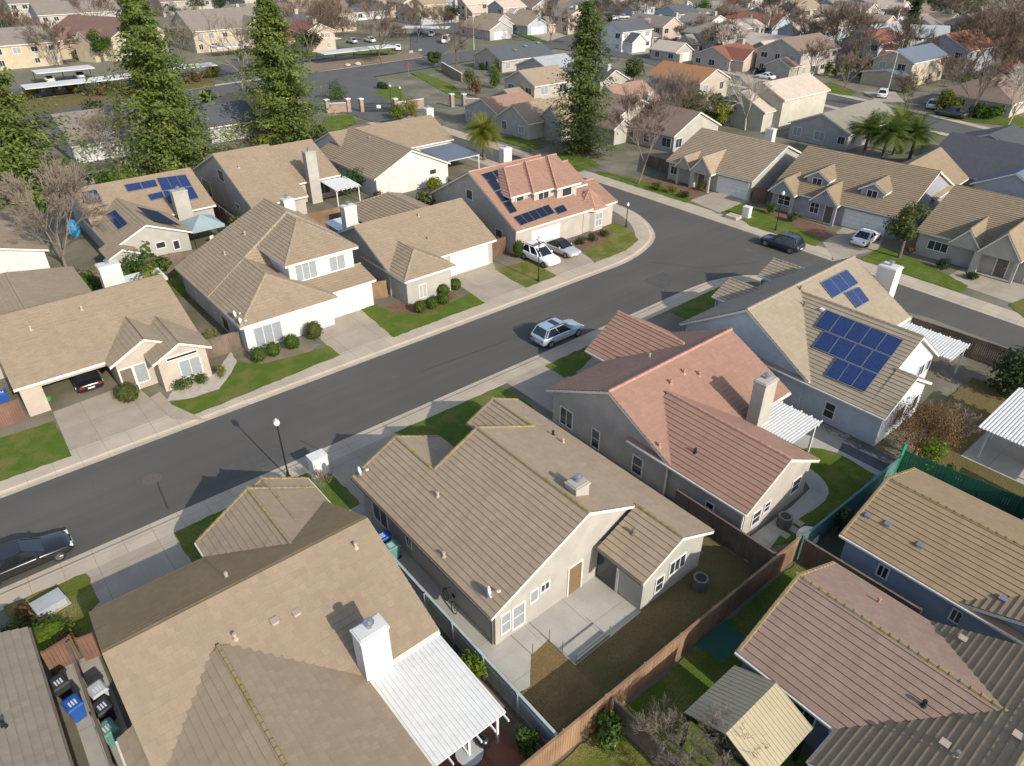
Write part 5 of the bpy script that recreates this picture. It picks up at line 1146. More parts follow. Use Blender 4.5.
x,y=tp(938,448); bare_tree('bare_tree','pinkish twiggy small tree right of the rusty one by the green fence',x,y,4.2,PINKB,26,6,.7,.02,.12)
x,y=tp(692,778); bare_tree('bare_tree','grey-pink leafless shrub tree at the bottom edge of the lower right yard',x,y,3.9,GREYB,27,7,.8,.018,.06,minr=.006)
x,y=tp(323,497); bare_tree('bare_tree','tiny leafless tree on the small lawn by the white mailbox cabinet',x,y,2.0,GREYB,28,5,.6,.02,.15,minr=.008)
x,y=tp(899,258); broad_tree('round_tree','round green tree on the lawn across the cross street',x,y,hh(899,258,203),2.35,L_OL,31,3200,.3,.32,lumps=12)
x,y=tp(484,160); palm('palm_tree','bushy palm with dead fronds beside the salmon-roofed corner house',x,y,hh(484,160,133),3.9,L_YEL,32,80,None,1.5)
for i,(px,py,yt,l) in enumerate(((862,160,118,'left palm of the clump behind the mauve-grey house'),(880,165,122,'middle palm of the clump behind the mauve-grey house'),(908,163,125,'right palm of the clump behind the mauve-grey house'),(893,155,112,'rear yellowish palm of the clump behind the mauve-grey house'))): x,y=tp(px,py); palm('palm_tree',l,x,y,hh(px,py,yt)*.72,3.9,(L_PALM,L_PALM,L_PALM,L_YEL)[i],33+i,80,'palms behind the mauve-grey house',1.3,False)
BT_=[('bare_tree',310,62,-5,BROWNB,'large brown leafless tree by the far carports, left of two'),('bare_tree',382,64,4,BROWNB,'large brown leafless tree by the far carports, right of two'),('bare_tree',242,88,14,GREYB,'grey leafless tree in front of the far apartment block'),('bare_tree',181,62,22,GREYB,'thin grey leafless tree left of the far apartment block'),('bare_tree',455,70,18,BROWNB,'reddish leafless tree by the tall pale street light'),('bare_tree',268,75,48,BROWNB,'reddish low bare tree beside the tall left conifer'),('bare_tree',60,68,20,BROWNB,'reddish leafless tree before the brown apartment roof'),('bare_tree',20,45,5,BROWNB,'brown leafless tree at the top left corner'),('bare_tree',520,66,50,PINKB,'small reddish bare tree beside the slate solar roof'),
('bare_tree',712,58,20,GREYB,'grey leafless tree left of the group in front of the tan garage'),('bare_tree',728,60,25,PALEB,'pale-trunked leafless tree in front of the tan garage'),('bare_tree',690,50,18,GREYB,'grey leafless tree by the pink house'),('bare_tree',812,82,38,BROWNB,'brown leafless tree on the far verge, left of the street light'),('bare_tree',843,92,45,PINKB,'pinkish leafless tree on the far verge near the street light'),('bare_tree',902,112,72,BROWNB,'brown leafless tree right of the yellow-walled house'),('bare_tree',970,118,58,PINKB,'wide pinkish leafless tree at the far right'),('bare_tree',1008,125,60,PALEB,'white-barked leafless tree at the right edge'),('bare_tree',950,95,55,BROWNB,'brown bare tree behind the wide pinkish one'),('bare_tree',940,28,-8,BROWNB,'dark leafless tree at the top right'),('bare_tree',985,60,20,BROWNB,'dark leafless tree below the top right corner'),('bare_tree',1015,62,25,BROWNB,'dark leafless tree at the top right edge'),('bare_tree',880,40,12,BROWNB,'brown bare tree left of the dark pointed conifer'),('bare_tree',660,18,-6,GREYB,'grey leafless tree at the top, left of the red-brown roof'),('bare_tree',815,15,-8,BROWNB,'brown leafless tree at the top edge right of centre')]
for i,(n_,px,py,yt,m_,l) in enumerate(BT_): x,y=tp(px,py); bare_tree(n_,l,x,y,hh(px,py,yt),m_,101+i,6,.58,.024,.17,minr=.03 if py<70 else .018)
for i,(px,py,yt,r,m_,l) in enumerate(((98,22,-6,5,L_DK,'dark round evergreen behind the brown apartment roof'),(135,18,-10,6,L_DK,'dark evergreen at the top between the left conifers'),(200,16,-6,5,L_DK,'dark evergreen behind the far apartment block, left'),(225,12,-8,5,L_DK,'dark evergreen behind the far apartment block, right'),(104,62,28,3.2,L_GR,'green tree at the entrance of the brown-roofed apartments'),(703,128,85,3.0,L_GR,'dense green tree between the orange roof and the bare white tree'),(686,118,88,2.6,L_GR,'green tree left of the dense one behind the orange roof'),(716,130,100,2.4,L_YEL,'olive-yellow tree below the orange-roofed house'),(633,83,58,3.2,L_OL,'olive tree left of the orange-roofed house'),(435,66,52,2.0,L_OL,'small dark tree at the far avenue corner'),(888,55,27,4,L_DK,'dark green tree before the white two-storey house'),(872,38,25,3,L_YEL,'yellow-green tree by the cream roof'),(945,112,90,3.2,L_YEL,'yellow-green tree by the far drive with the white van'),(985,118,105,3,L_GR,'green tree at the far right lawn'),(720,35,8,4,L_OL,'olive tree before the red-brown roof'),(785,30,5,4,L_OL,'green tree right of the red-brown roof'),(700,22,-2,4,L_GR,'green tree left of the red-brown roof'),(355,8,-6,4,L_LM,'yellow-green tree at the top left of centre'),(600,14,-2,4,L_DK,'dark tree at the top behind the white gable'),(970,20,-8,5,L_OL,'olive tree at the top right'),(940,15,-5,4,L_DK,'dark tree at the top right by the white gable'),(900,15,-6,4,L_OL,'olive tree behind the dark pointed conifer'),(480,8,-6,4,L_OL,'olive tree at the top edge near the centre'))):
    x,y=tp(px,py); broad_tree('leafy_tree',l,x,y,hh(px,py,yt),r,m_,141+i,1500,.5,.25,lumps=8)
# ------------------------------------------------------------------ far streets
P=patch
FASPH=ASPH2
P('avenue',FASPH,xy=[(-80,158),(23,161),(60,159),(80,157.6),(104,160.5),(125,163.5),(160,167),(160,179),(121.6,177),(115,175.5),(88.7,173.2),(57,171),(38,168.7),(23,166.5),(-80,164)])
P('avenue_sidewalk',WALK,xy=[(-80,164.2),(23,166.7),(38,168.9),(57,171.2),(88.7,173.4),(115,175.7),(115,177.7),(88.7,175.2),(57,173),(38,170.6),(23,168.5),(-80,166)])
P('street',FASPH,xy=[(140,164),(160,166),(192,178),(220,189),(252,203),(300,235),(296,243),(248,211),(216,198),(188,187),(156,175),(138,173)])
P('street',FASPH,xy=[(160,166),(165,140),(158,112),(155,95),(153,78),(149,58),(144,42),(138,10),(130,10),(136,42),(140,58),(144.5,80),(147,95),(150,112),(156,140),(154,166)])
P('sidewalk',WALK,xy=[(158.2,112),(155.2,95),(153.2,78),(149.2,58),(144.2,42),(146,41.5),(151.2,57.6),(155.2,77.6),(157.2,94.6),(160.2,111.6)])
P('sidewalk',WALK,xy=[(149.8,112),(146.8,95),(144.3,80),(139.8,58),(135.8,42),(134,42.4),(138,58.4),(142.4,80.4),(144.8,95.4),(147.8,112.4)])
P('street',FASPH,xy=[(66.4,118),(73.2,118),(77,128),(84,140),(90,159),(62,160),(62,140),(66,128)])
P('parking_lot',FASPH,xy=[(112,177.5),(124,179),(150,205),(175,235),(160,245),(140,220)])
P('parking_lot',FASPH,xy=[(-20,182),(60,184),(110,195),(108,210),(55,198),(-20,194)])
P('verge',DRYG,[(0,118),(52,112),(127,99),(215,86),(215,78),(127,88),(50,97),(0,106)])
P('verge',SOIL,[(268,80),(339,69),(425,57),(416,52),(339,61),(275,70)]); P('verge',LAWN,[(290,58),(335,55),(398,54),(395,50),(330,50),(290,54)])
P('island',LAWN,[(372,92),(398,86),(404,97),(392,103)])
P('lawn',LAWN,[(806,90),(830,82),(858,92),(848,96)]); P('lawn',LAWN,[(944,119),(1000,108),(1024,118),(1024,128)]); P('lawn',LAWN,[(513,33),(532,30),(556,38),(543,44)]); P('lawn',LAWN,[(545,32),(575,27),(583,32),(555,36)]); P('lawn',LAWN,[(590,24),(612,20),(622,25),(600,29)])
P('drive',DRIVE,[(528,34),(548,28),(566,36),(548,42)]); P('drive',DRIVE,[(602,18),(640,11),(660,17),(640,22)]); P('drive',DRIVE,[(600,43),(635,40),(660,52),(635,56)]); P('drive',DRIVE,[(735,72),(760,67),(775,76),(748,86)]); P('drive',DRIVE,[(862,92),(895,92),(905,103),(880,103)]); P('drive',DRIVE,[(923,102),(950,100),(970,112),(950,112)])
# ------------------------------------------------------------------ far houses: x along the ridge in the house's own frame
def far(label,cx,cy,rot,L,W,ze,zr,wall,tile,hip=(0,0),extra=(),garage=None,chim=None,trim=None,seed=0,name='house',cat='house',wins=True,cap=None):
    rnd=random.Random(seed+int(cx*7)); H=House(name,label,cat,wall,tile,trim=trim or OFFW,cap=cap,c=(cx,cy),rot=rot,fine=False)
    H.wing('x',(-L/2,L/2),(-W/2,W/2),ze,zr,.5,hip=hip)
    for w_ in extra: H.wing(*w_)
    vs=[('-y',-W/2+.42,L),(('+x',L/2-.28-(.14 if hip[1] else 0),W) if rot<-45 else ('-x',-L/2+.28+(.14 if hip[0] else 0),W))]
    if wins:
        for sd,pl,ln in vs:
            for zz in ([1.5,4.1] if ze>4 else [1.5]):
                n=max(1,int(ln/3.6))
                for k in range(n):
                    a=-ln/2+ln*(k+.5)/n+rnd.uniform(-.4,.4)
                    if garage and sd==garage[0] and zz<3 and garage[1]-1.2<a<garage[2]+1.2: continue
                    if zz<3 and rnd.random()<.15: continue
                    H.win(sd,pl,a,zz,rnd.choice((1.1,1.4,1.7)),rnd.choice((1.1,1.3)),2,pane=rnd.choice((GLASS,GLASS,BLIND)))
            # small attic vent omitted: gables stay plain
    if garage: 
        pl=[v for v in vs if v[0]==garage[0]][0][1]; H.garage(garage[0],garage[3] if len(garage)>3 else pl,garage[1],garage[2])
    if chim: H.chimney(chim[0],chim[0]+1.1,chim[1],chim[1]+1,1,zr+.9,W_CREAM,flue=False)
    H.finish(); return H
def fp(px,py,z): q=at(px,py,z); return q.x,q.y
T_BRN=tile_mat('dark_brown_shingles',(.165,.098,.078)); T_TAU=tile_mat('taupe_shingles',(.21,.18,.155)); T_SLATE=tile_mat('slate_shingles',(.085,.09,.10)); T_LGR=tile_mat('light_grey_shingles',(.33,.34,.35)); T_ORG=tile_mat('orange_brown_tiles',(.32,.16,.07)); T_RED=tile_mat('red_brown_tiles',(.21,.085,.06)); T_CRM=tile_mat('cream_shingles',(.46,.38,.31)); T_OLV=tile_mat('olive_grey_shingles',(.225,.205,.165)); T_BGR=tile_mat('blue_grey_shingles',(.12,.15,.19)); T_CHAR=tile_mat('charcoal_shingles',(.07,.07,.078)); T_RUS=tile_mat('rust_red_tiles',(.30,.12,.07)); T_BR2=tile_mat('mid_brown_shingles',(.20,.145,.115))
far('tan house half hidden between the two left conifers',22.5,131.2,0,8.5,15.6,2.7,6,W_WHITE,T_TAU,garage=('-y',-3,1.2))
far('dark slate-roofed house right of the second conifer',42.5,128,0,9,12,2.7,5,W_GREY,T_SLATE)
x,y=fp(240,100,4); far('tan hip-roofed building right of the second conifer',x,y,0,10,13,2.75,5.4,W_WHITE,T_FAR,hip=(4,4))
x,y=fp(104,26,7); far('apartment block with a wide dark brown roof at the top left',x,y,-62,24,19,5.4,9.4,W_YEL,T_BRN,extra=(('y',(2,9),(-13,-5),4.6,7.2),('y',(-9,-3),(-13,-5),4.6,7.2)),name='apartment_building',cat='apartments')
x,y=fp(16,34,7); far('grey-roofed apartment block at the top left edge',x,y,0,15,15,5.4,8.6,W_YEL,T_TAU,name='apartment_building',cat='apartments')
x,y=fp(74,6,7); far('grey-roofed block behind the dark brown apartment roof',x,y,0,26,15,5.4,8.6,W_CREAM,T_TAU,name='apartment_building',cat='apartments')
far('apartment block with grey-brown roof and pale yellow walls, top left of centre',82,233,0,22,20,5.5,9.9,W_YEL,T_TAU,extra=(('y',(3,10),(-13,0),5.5,8.2),),name='apartment_building',cat='apartments')
x,y=fp(312,8,7); far('yellow-walled apartment block behind the two big bare trees',x,y,0,24,16,5.5,9,W_YEL,T_BR2,name='apartment_building',cat='apartments')
far('tan-roofed house with cream chimney behind the white van at top centre',164,246,0,17,18,2.7,6.8,W_GREY,T_FAR2,chim=(6.5,-9),extra=(('x',(-4,7),(-4,6),6,8.2),))
far('white-garage house at top centre, leftmost of three in the row',154.8,199,-90,16,9.5,2.9,5.2,W_GREY,T_FAR2,garage=('+x',-2.6,2.6),trim=WHITE,extra=(('x',(-9,0),(0,12),2.9,6),('x',(-3,4),(2,7),5,6.5)))
far('white-garage house at top centre, middle of three in the row',171.5,201,-90,17,9.5,2.9,5.2,W_BG,T_FAR2,garage=('+x',-2.6,2.6),trim=WHITE,extra=(('x',(-9,2),(2,12),2.9,6),))
far('white gabled house at top centre, rightmost of three in the row',193.7,209,-90,14,9,2.8,5,W_WHITE,T_FAR2,garage=('+x',-2.2,2.2),trim=WHITE,extra=(('x',(-8,2),(2,12),2.9,6),))
far('white-garage house beyond the conifer top, right of the white gabled house',212,219,-90,14,10,2.8,5,W_WHITE,T_TAU,garage=('+x',-2.4,2.4),trim=WHITE,extra=(('x',(-8,2),(2,12),2.9,6),))
H=far('slate-grey roofed house with skylights beyond the entrance lawn',125.1,149.5,0,17.3,12,2.7,5.3,W_TAUPE,T_SLATE)
for px,py in ((514,50),(524,46),(537,43)): 
    p,n=H.slopes[0][0]; c=onplane(px,py,p,n); m=MB(); m.box(c.x-.5,c.x+.5,c.y-.7,c.y+.7,c.z+.02,c.z+.16); m.build('skylight',plain('skylight_glass',(.18,.24,.32),.15),H.e)
x,y=fp(549,60,4); far('pale grey roofed house left of the slender conifer',x,y,0,10,13,2.7,5,W_GREY,T_LGR)
far('two-storey tan house left of the slender conifer',97.2,108.9,0,10,9.5,5.2,7.4,W_TAUPE,T_FAR2,extra=(('x',(-9,-3),(-5,4),2.7,4.6),))
x,y=fp(503,103,3.4); far('low brown-roofed house wing beside the palm',x,y,0,10,11,2.6,4.8,W_GREY,T_SAL)
x,y=fp(541,108,3.8); far('house with arched front gable at the foot of the slender conifer',x,y,0,13,8.5,2.8,5.2,W_CREAM,T_FAR2,extra=(('x',(-3,6),(-8.5,-2),2.7,5.2),))
x,y=fp(624,88,4.5); far('salmon-roofed house just right of the slender conifer',x,y,0,10,11,2.8,5.4,W_PINK,T_SAL,chim=(-5.5,1))
far('tan two-part house behind the pinkish leafless tree',97,76,-90,11.5,12,2.8,5.6,W_CREAM,T_BR2,trim=OFFW,extra=(('x',(-12.5,-4),(-8,2),4.4,6.4),('x',(-10,-3.5),(-9.5,-5),2.7,4)),chim=(-8,2))
far('two-storey house with orange-brown roof and pale gable',122.8,93.1,-90,13.2,9.6,5.2,7.3,W_PINK,T_ORG,chim=(-6.4,3.4))
far('two-storey pink house with grey-brown roof at top centre',185.8,156.1,-90,15.5,10,5.2,7.6,W_PEACH,T_TAU,chim=(5.5,2),garage=('-y',1,6,-8.2),extra=(('y',(-3,3),(-8,-2),5,7),('y',(.5,7.4),(-8.6,-3),2.7,4.2)))
x,y=fp(672,46,3.4); far('small tan garage house right of the pink house',x,y,-90,9,7.5,2.6,4.6,W_CREAM,T_CRM,garage=('+x',-2.2,2.2))
x,y=fp(757,18,6); far('house with a big red-brown roof at the top right of centre',x,y,-82,18,15,4.6,7.6,W_BG,T_RED,chim=(6,-7))
far('tan-roofed house with white garage beyond the group of bare trees',190,118.2,-90,13,13,2.7,5.4,W_TAUPE,T_CRM,garage=('-y',1,5.4),extra=(('y',(-.5,7),(-10,-4),2.7,4.7),),chim=(-6.5,2)).e
far('two-storey taupe house with brown roof and square front window',173.5,100,0,17,12.5,5.2,8,W_TAUPE,T_BR2,extra=(('x',(-12,-6),(-6,1),2.7,4.4),))
far('two-storey blue-grey house with cream roof in the far right background',218.8,120,0,18,11,5.2,7.6,W_BG,T_CRM,trim=WHITE,extra=(('x',(-16,-6),(-3,5),5,7),))
far('two-storey house with cream roof and blank pale side wall',123.9,72.6,0,14.8,9.7,5.2,7.4,stucco('pale_olive_stucco',(.44,.42,.345)),T_CRM,wins=False,extra=(('x',(-10.5,-6.5),(-3.5,8),3.4,6),),trim=OFFW)
far('low olive-roofed house in front of the palms clump',122.2,59.1,0,17.7,11,2.7,5,W_GREY,T_OLV)
x,y=fp(882,27,6.4); far('two-storey white house with pale grey roof far right',x,y,0,15,11,5.2,7.4,W_WHITE,T_LGR,trim=WHITE)
x,y=fp(928,33,5); far('small white gabled house right of the dark pointed conifer',x,y,-60,10,9,4.5,7,W_WHITE,T_LGR,trim=WHITE)
far('two-storey house with blue-grey roof and yellow side wall',180.7,76.2,0,17.4,9.5,5.2,7.4,W_YEL,T_BGR,extra=(('x',(-11.2,-7),(-5.5,5.5),2.7,3.7),),garage=('-x',-3.5,2,-10.8))
far('blue-grey house with rust-red roof at the far right',207.6,77.7,0,17,13.5,5.2,8.4,W_BG,T_RUS)
x,y=fp(992,80,5); far('brown hip-roofed house behind the wide leafless tree at the right edge',x,y,0,15,15,2.7,6,W_TAUPE,T_BR2,hip=(5,5))
far('charcoal-roofed house with white gable at the right, behind the brown houses',111.9,33.5,-90,11,15.5,2.7,6,W_WHITE,T_CHAR)
x,y=fp(1026,180,3.2); far('blue-grey roofed house at the right edge above the brown house',x,y,0,10,9,2.7,5,W_BG,T_BGR)
x,y=fp(1000,136,4); far('second charcoal roof at the right edge beside the street',x,y,0,9,12,2.7,5,W_GREY,T_CHAR)
for i,(px,py,rot,L,W,ze,w_,t_,l) in enumerate(((975,17,0,15,12,5.2,W_PINK,T_BR2,'brown-roofed two-storey house at the top right corner'),(1012,38,-90,14,11,2.7,W_CREAM,T_RED,'reddish roof at the right edge, upper part'),(1005,8,0,14,11,5.2,W_BG,T_TAU,'grey-roofed house at the top right corner, highest'),(855,6,-90,14,11,5.2,W_CREAM,T_TAU,'cream house at the top, right of centre, behind the cream roof'),(800,4,0,15,11,5.2,W_PEACH,T_FAR2,'beige-roofed house at the top right of centre'),(715,3,0,14,11,2.7,W_WHITE,T_TAU,'grey-roofed white house at the very top, left of the red-brown roof'),(675,2,-90,14,11,2.7,W_CREAM,T_FAR2,'beige-roofed house at the very top above the pink house'),(635,2,0,14,11,2.7,W_BG,T_TAU,'grey house at the very top above the far street'),(575,1,-90,14,11,2.7,W_WHITE,T_FAR2,'beige-roofed house at the very top above the white gables'),(530,1,-90,15,11,2.7,W_GREY,T_BR2,'brown-roofed house at the very top centre'),(480,-2,-90,15,11,2.7,W_WHITE,T_TAU,'taupe-roofed house at the very top left of centre'),(365,5,0,15,11,2.7,W_WHITE,T_SLATE,'dark-roofed house at the very top behind the right bare tree'),(30,-2,0,18,13,5.2,W_CREAM,T_TAU,'grey roof at the very top left'),(180,-4,0,20,13,5.2,W_CREAM,T_BR2,'brown roof at the very top left, behind evergreens'),(250,-6,-90,18,13,5.2,W_YEL,T_TAU,'taupe roof at the very top behind the tall conifer'),(915,6,0,14,11,2.7,W_WHITE,T_BR2,'brown roof at the top behind the dark pointed conifer'),(960,48,-90,13,11,2.7,W_BG,T_TAU,'grey roof just left of the rust-red roof'),(1020,75,0,12,11,2.7,W_CREAM,T_OLV,'olive roof at the right edge under bare trees'),(760,45,0,1,1,1,None,None,None))):
    if l: x,y=fp(px,py,4.5 if ze<4 else 6.5); far(l,x,y,rot,L,W,ze,ze+2.6,w_,t_,seed=i)
# ------------------------------------------------------------------ filler houses of the far blocks, each by its own colours
rnd=random.Random(77)
PL=[(o.location.x,o.location.y) for o in COL.objects if o.type=='EMPTY' and o.get('category') in('house','apartments')]
RO=[('brown',T_BR2),('taupe',T_TAU),('beige',T_FAR2),('cream',T_CRM),('slate',T_SLATE),('red-brown',T_RED),('olive-grey',T_OLV),('pale grey',T_LGR),('tan',T_FAR)]
WA=[('cream',W_CREAM),('grey',W_GREY),('blue-grey',W_BG),('peach',W_PEACH),('white',W_WHITE),('pinkish',W_PINK)]
combos=[(r,w,st) for r in RO for w in WA for st in ('single-storey','two-storey')]; rnd.shuffle(combos)
cand=[]
for gu in range(100,345,17):
    for gv in range(20,330,19): cand.append((gu+rnd.uniform(-2,2),gv+rnd.uniform(-2,2)))
def road(u,v):
    if 125<u<163 and v<168: return True
    if v>155 and v<182 and u<165: return True
    if u>130 and abs((v-166)-(u-160)*.42)<11 and u<300: return True
    return (105<u<180 and 176<v<232) or (u<112 and v<200) 
nf=0
for gu,gv in sorted(cand,key=lambda c:c[0]*c[0]+c[1]*c[1]):
    if road(gu,gv) or any((gu-a)**2+(gv-b)**2<15.5**2 for a,b in PL): continue
    d=math.hypot(gu,gv)
    X_=gu*math.cos(YAW)-gv*math.sin(YAW); Y_=gu*math.sin(YAW)+gv*math.cos(YAW)
    if Y_<60 or abs(X_)>Y_*.80 or d>400 or nf>=58: continue
    (rn,rt),(wn,wm),st_=combos[nf]; two=st_[0]=='t'; rot=rnd.choice((0,-90)); L=rnd.uniform(11,15); W=rnd.uniform(9,12); ze=5.2 if two else 2.7
    reg='right' if X_>Y_*.25 else ('left' if X_<-Y_*.25 else 'centre')
    far('%s %s-walled house with %s roof in the far background, upper %s'%(st_,wn,rn,reg),gu,gv,rot,L,W,ze,ze+rnd.uniform(2,2.8),wm,rt,seed=nf,extra=(('y' if rnd.random()<.5 else 'x',(-L*.45,L*.05),(-W/2-3.2,0),2.7,4.9),),chim=(L*.3,-1) if rnd.random()<.5 else None); PL.append((gu,gv)); nf+=1
# ------------------------------------------------------------------ carports
def carport(label,px,py,L,W,rot,ncar=3):
    x,y=fp(px,py,2.6); e=empty('carport',x,y,.1,R(rot),label,'carport','white carports at the far apartments'); T=Matrix.Translation((x,y,0))@Matrix.Rotation(R(rot),4,'Z')
    b=MB(); b.box(-L/2,L/2,-W/2,W/2,2.45,2.62,0,T); b.build('roof_slab',M('carport_roof',(.52,.52,.50),.6,.1,.6),e); n=max(2,int(L/5))
    for i in range(n+1):
        a=-L/2+.2+(L-.4)*i/n; b=MB(); b.box(a-.08,a+.08,W/2-.6,W/2-.44,.05,2.45,0,T); b.build('post',BRN,e)
    return T,L,W
cpl=[('long white carport at the top left edge, rear one',63,69,12,5.5,0),('long white carport at the top left, nearer the avenue',87,80,24,5.5,0),('white carport between the two left conifers',188,66,12,5,-4),('white carport before the yellow apartment walls',231,45,10,6,0),('white carport under the left big bare tree',318,39,12,5.5,0),('white carport under the right big bare tree',357,49,22,5.5,0),('white carport beside the white van, top centre',426,27,15,5.5,-45)]
CPT=[carport(*c) for c in cpl]
# ------------------------------------------------------------------ far vehicles
def fcar(px,py,rz,col,kind,label,L=4.6,W=1.85,H=1.5): q=at(px,py); car('parked_car',label,'car',q.x,q.y,R(rz),L,W,H,col,kind,z=.12,detail=False)
fcar(446,43,225,WH,'van','white van at the far parking lot, top centre',5.6,2,2.2); fcar(432,36,225,SIL,'sedan','silver car under the carport next to the white van'); fcar(420,33,225,CHAR,'sedan','dark car under the carport, left of the silver one')
fcar(950,117,86,CHAR,'pickup','dark grey pickup parked on the far right street',5.6,2,1.85); fcar(933,108,10,WH,'suv','white SUV on the drive behind the dark grey pickup',4.8,1.9,1.75); fcar(882,97,20,WH,'suv','white SUV on the drive of the yellow-walled two-storey house',4.8,1.9,1.75)
fcar(592,50,200,CHAR,'sedan','dark grey sedan by the pink house, left of two'); fcar(604,53,190,NAVY,'sedan','dark blue sedan by the pink house, right of two'); fcar(754,74,5,BLACK,'sedan','black car on the drive before the tan white-garage house'); fcar(768,72,5,NAVY,'suv','dark blue SUV beside the square-windowed taupe house')
fcar(612,20,150,WH,'sedan','white sedan on the far street, left of two at the top'); fcar(622,19,150,SIL,'pickup','pale pickup on the far street, right of two at the top',5.4,2,1.8); fcar(640,11,20,WH,'sedan','white car at the very top of the far street'); fcar(765,79,95,WH,'sedan','white car at the near kerb before the taupe square-windowed house')
fcar(50,82,90,WH,'sedan','white car under the left carport at the top left'); fcar(80,78,90,SIL,'sedan','pale car between the two left carports'); fcar(173,68,0,WH,'van','white van by the carport between the left conifers',5,2,2); fcar(352,43,90,SIL,'sedan','silver car behind the long carport under bare trees'); fcar(370,42,90,WH,'sedan','white car behind the long carport, right of the silver one'); fcar(398,50,60,WH,'sedan','white car at the right end of the long carport')
fcar(560,14,30,NAVY,'suv','dark SUV at the very top by the white gables')
# ------------------------------------------------------------------ entrance gate
BRK=M('pink_brick',(.30,.215,.18),.9,.2,1.5,fine=.3,fsc=8)
def pillar(px,py,label,h=2.4):
    q=at(px,py); e=empty('gate_pillar',q.x,q.y,.1,0,label,'pillar','brick pillars at the entrance gate'); b=MB(); b.box(q.x-.35,q.x+.35,q.y-.35,q.y+.35,.08,h); b.build('shaft',BRK,e); c=MB(); c.box(q.x-.45,q.x+.45,q.y-.45,q.y+.45,h,h+.18); c.build('cap',OFFW,e); return q
a=pillar(328,113,'brick gate pillar at the left end of the brick wall'); b_=pillar(349,112,'brick gate pillar left of the walk-in gap'); c_=pillar(362,112,'brick gate pillar at the left of the dark gate'); d_=pillar(396,112,'brick gate pillar at the right of the dark gate'); f_=pillar(452,107,'brick gate pillar left on the exit side'); g_=pillar(464,107,'brick gate pillar right on the exit side')
def wallseg(p0,p1,h,label,mat): 
    e=empty('garden_wall',p0.x,p0.y,.1,0,label,'wall'); m=MB(); m.bar((p0.x,p0.y,h/2+.1),(p1.x,p1.y,h/2+.1),.25,h); m.build('wall',mat,e); m=MB(); m.bar((p0.x,p0.y,h+.14),(p1.x,p1.y,h+.14),.34,.08); m.build('coping',OFFW,e)
wallseg(a,b_,1.7,'pink brick wall left of the entrance gate',BRK); wallseg(d_,at(424,108),1.7,'pink wall between the dark gate and the exit lane',BRK); wallseg(g_,at(490,108),1.6,'pink wall right of the exit pillars',BRK)
wallseg(at(442,70),at(462,82),1.8,'brown wall along the avenue lawn right of the gate',M('brown_block_wall',(.25,.17,.12),.9,.15,1)); 
e=empty('entrance_gate',c_.x,c_.y,.1,0,'dark iron entrance gate with a white notice','gate'); m=MB(); n=26
A=Vector((c_.x,c_.y,0)); B=Vector((d_.x,d_.y,0)); d=(B-A)
for i in range(1,n):
    p=A+d*(.06+.88*i/n); m.tube(p+Vector((0,0,.2)),p+Vector((0,0,1.7+.35*math.sin(math.pi*i/n))),.03,.03,4)
for zz in (.25,.9,1.6): m.bar(A+d*.07+Vector((0,0,zz)),A+d*.94+Vector((0,0,zz)),.06,.08)
m.build('bars',DARKM,e); m=MB(); p=A+d*.5; s=d.normalized(); m.bar(p-s*.4+Vector((0,-.1,1.1)),p+s*.4+Vector((0,-.1,1.1)),.03,.6); m.build('notice',WHITE,e)
# stop sign by the avenue
q=at(409,76); e=empty('stop_sign',q.x,q.y,.1,R(0),'red octagonal sign at the avenue beyond the entrance gate','sign'); m=MB(); m.tube((q.x,q.y,.1),(q.x,q.y,2.9),.05,.05,6); m.build('pole',METAL,e)
m=MB(); vx=Vector((math.cos(YAW),-math.sin(YAW),0)); f0=Vector((-vx.y*-1,-vx.x,0)); nrm=Vector((-math.sin(YAW),-math.cos(YAW),0)); c=Vector((q.x,q.y,2.5))+nrm*.06
o8=[c+(vx*math.cos(math.pi/4*i+.393)+Vector((0,0,1))*math.sin(math.pi/4*i+.393))*.34 for i in range(8)]; m.grid([[p-nrm*.02 for p in o8],o8]); m.build('plate',plain('sign_red',(.45,.02,.02),.4),e)
for i,(px,py,s_) in enumerate(((348,66,.7),(358,65,.8),(411,53,.7),(420,51,.6))): 
    q=at(px,py); m=MB(); m.ball((q.x,q.y,.1+s_*.35),(s_*1.1,s_*.8,s_*.55),8,5,0,.15); tag(m.build('boulder',M('pale_boulder',(.42,.33,.26),.9,.2,2),None,origin=(q.x,q.y,.1)),('pale boulder on the far verge, left of a pair','pale boulder on the far verge, right of a pair','pale boulder at the parking lot entrance, left','pale boulder at the parking lot entrance, right')[i],'boulder')
# ------------------------------------------------------------------ filler planting between the far houses
rnd=random.Random(5)
def near_house(x,y): return any(abs(x-o.location.x)<7.5 and abs(y-o.location.y)<7.5 for o in HO)
HO=[o for o in COL.objects if o.type=='EMPTY' and o.get('category') in ('house','apartments')]
protos=[o for o in COL.objects if o.get('category')=='tree' and o.get('label','').endswith(('left of two','on the far verge near the street light','far carports, right of two'))]
k=0
while k<105:
    px,py=rnd.uniform(590,1040),rnd.uniform(-6,112)
    if py>40+60*(px-590)/450: continue
    q=at(px,py)
    if near_house(q.x,q.y) or (py>60 and 128<q.x<150): continue
    s=rnd.uniform(.55,.95); o=copy_tree(rnd.choice(protos)); o.location=(q.x,q.y,.1); o.rotation_euler.z=rnd.uniform(0,6.28); o.scale=(s,s,s)
    o['label']='leafless brown street or garden tree among the far houses in the upper right background'; o['group']='leafless trees among the far houses, upper right'; k+=1
k=0
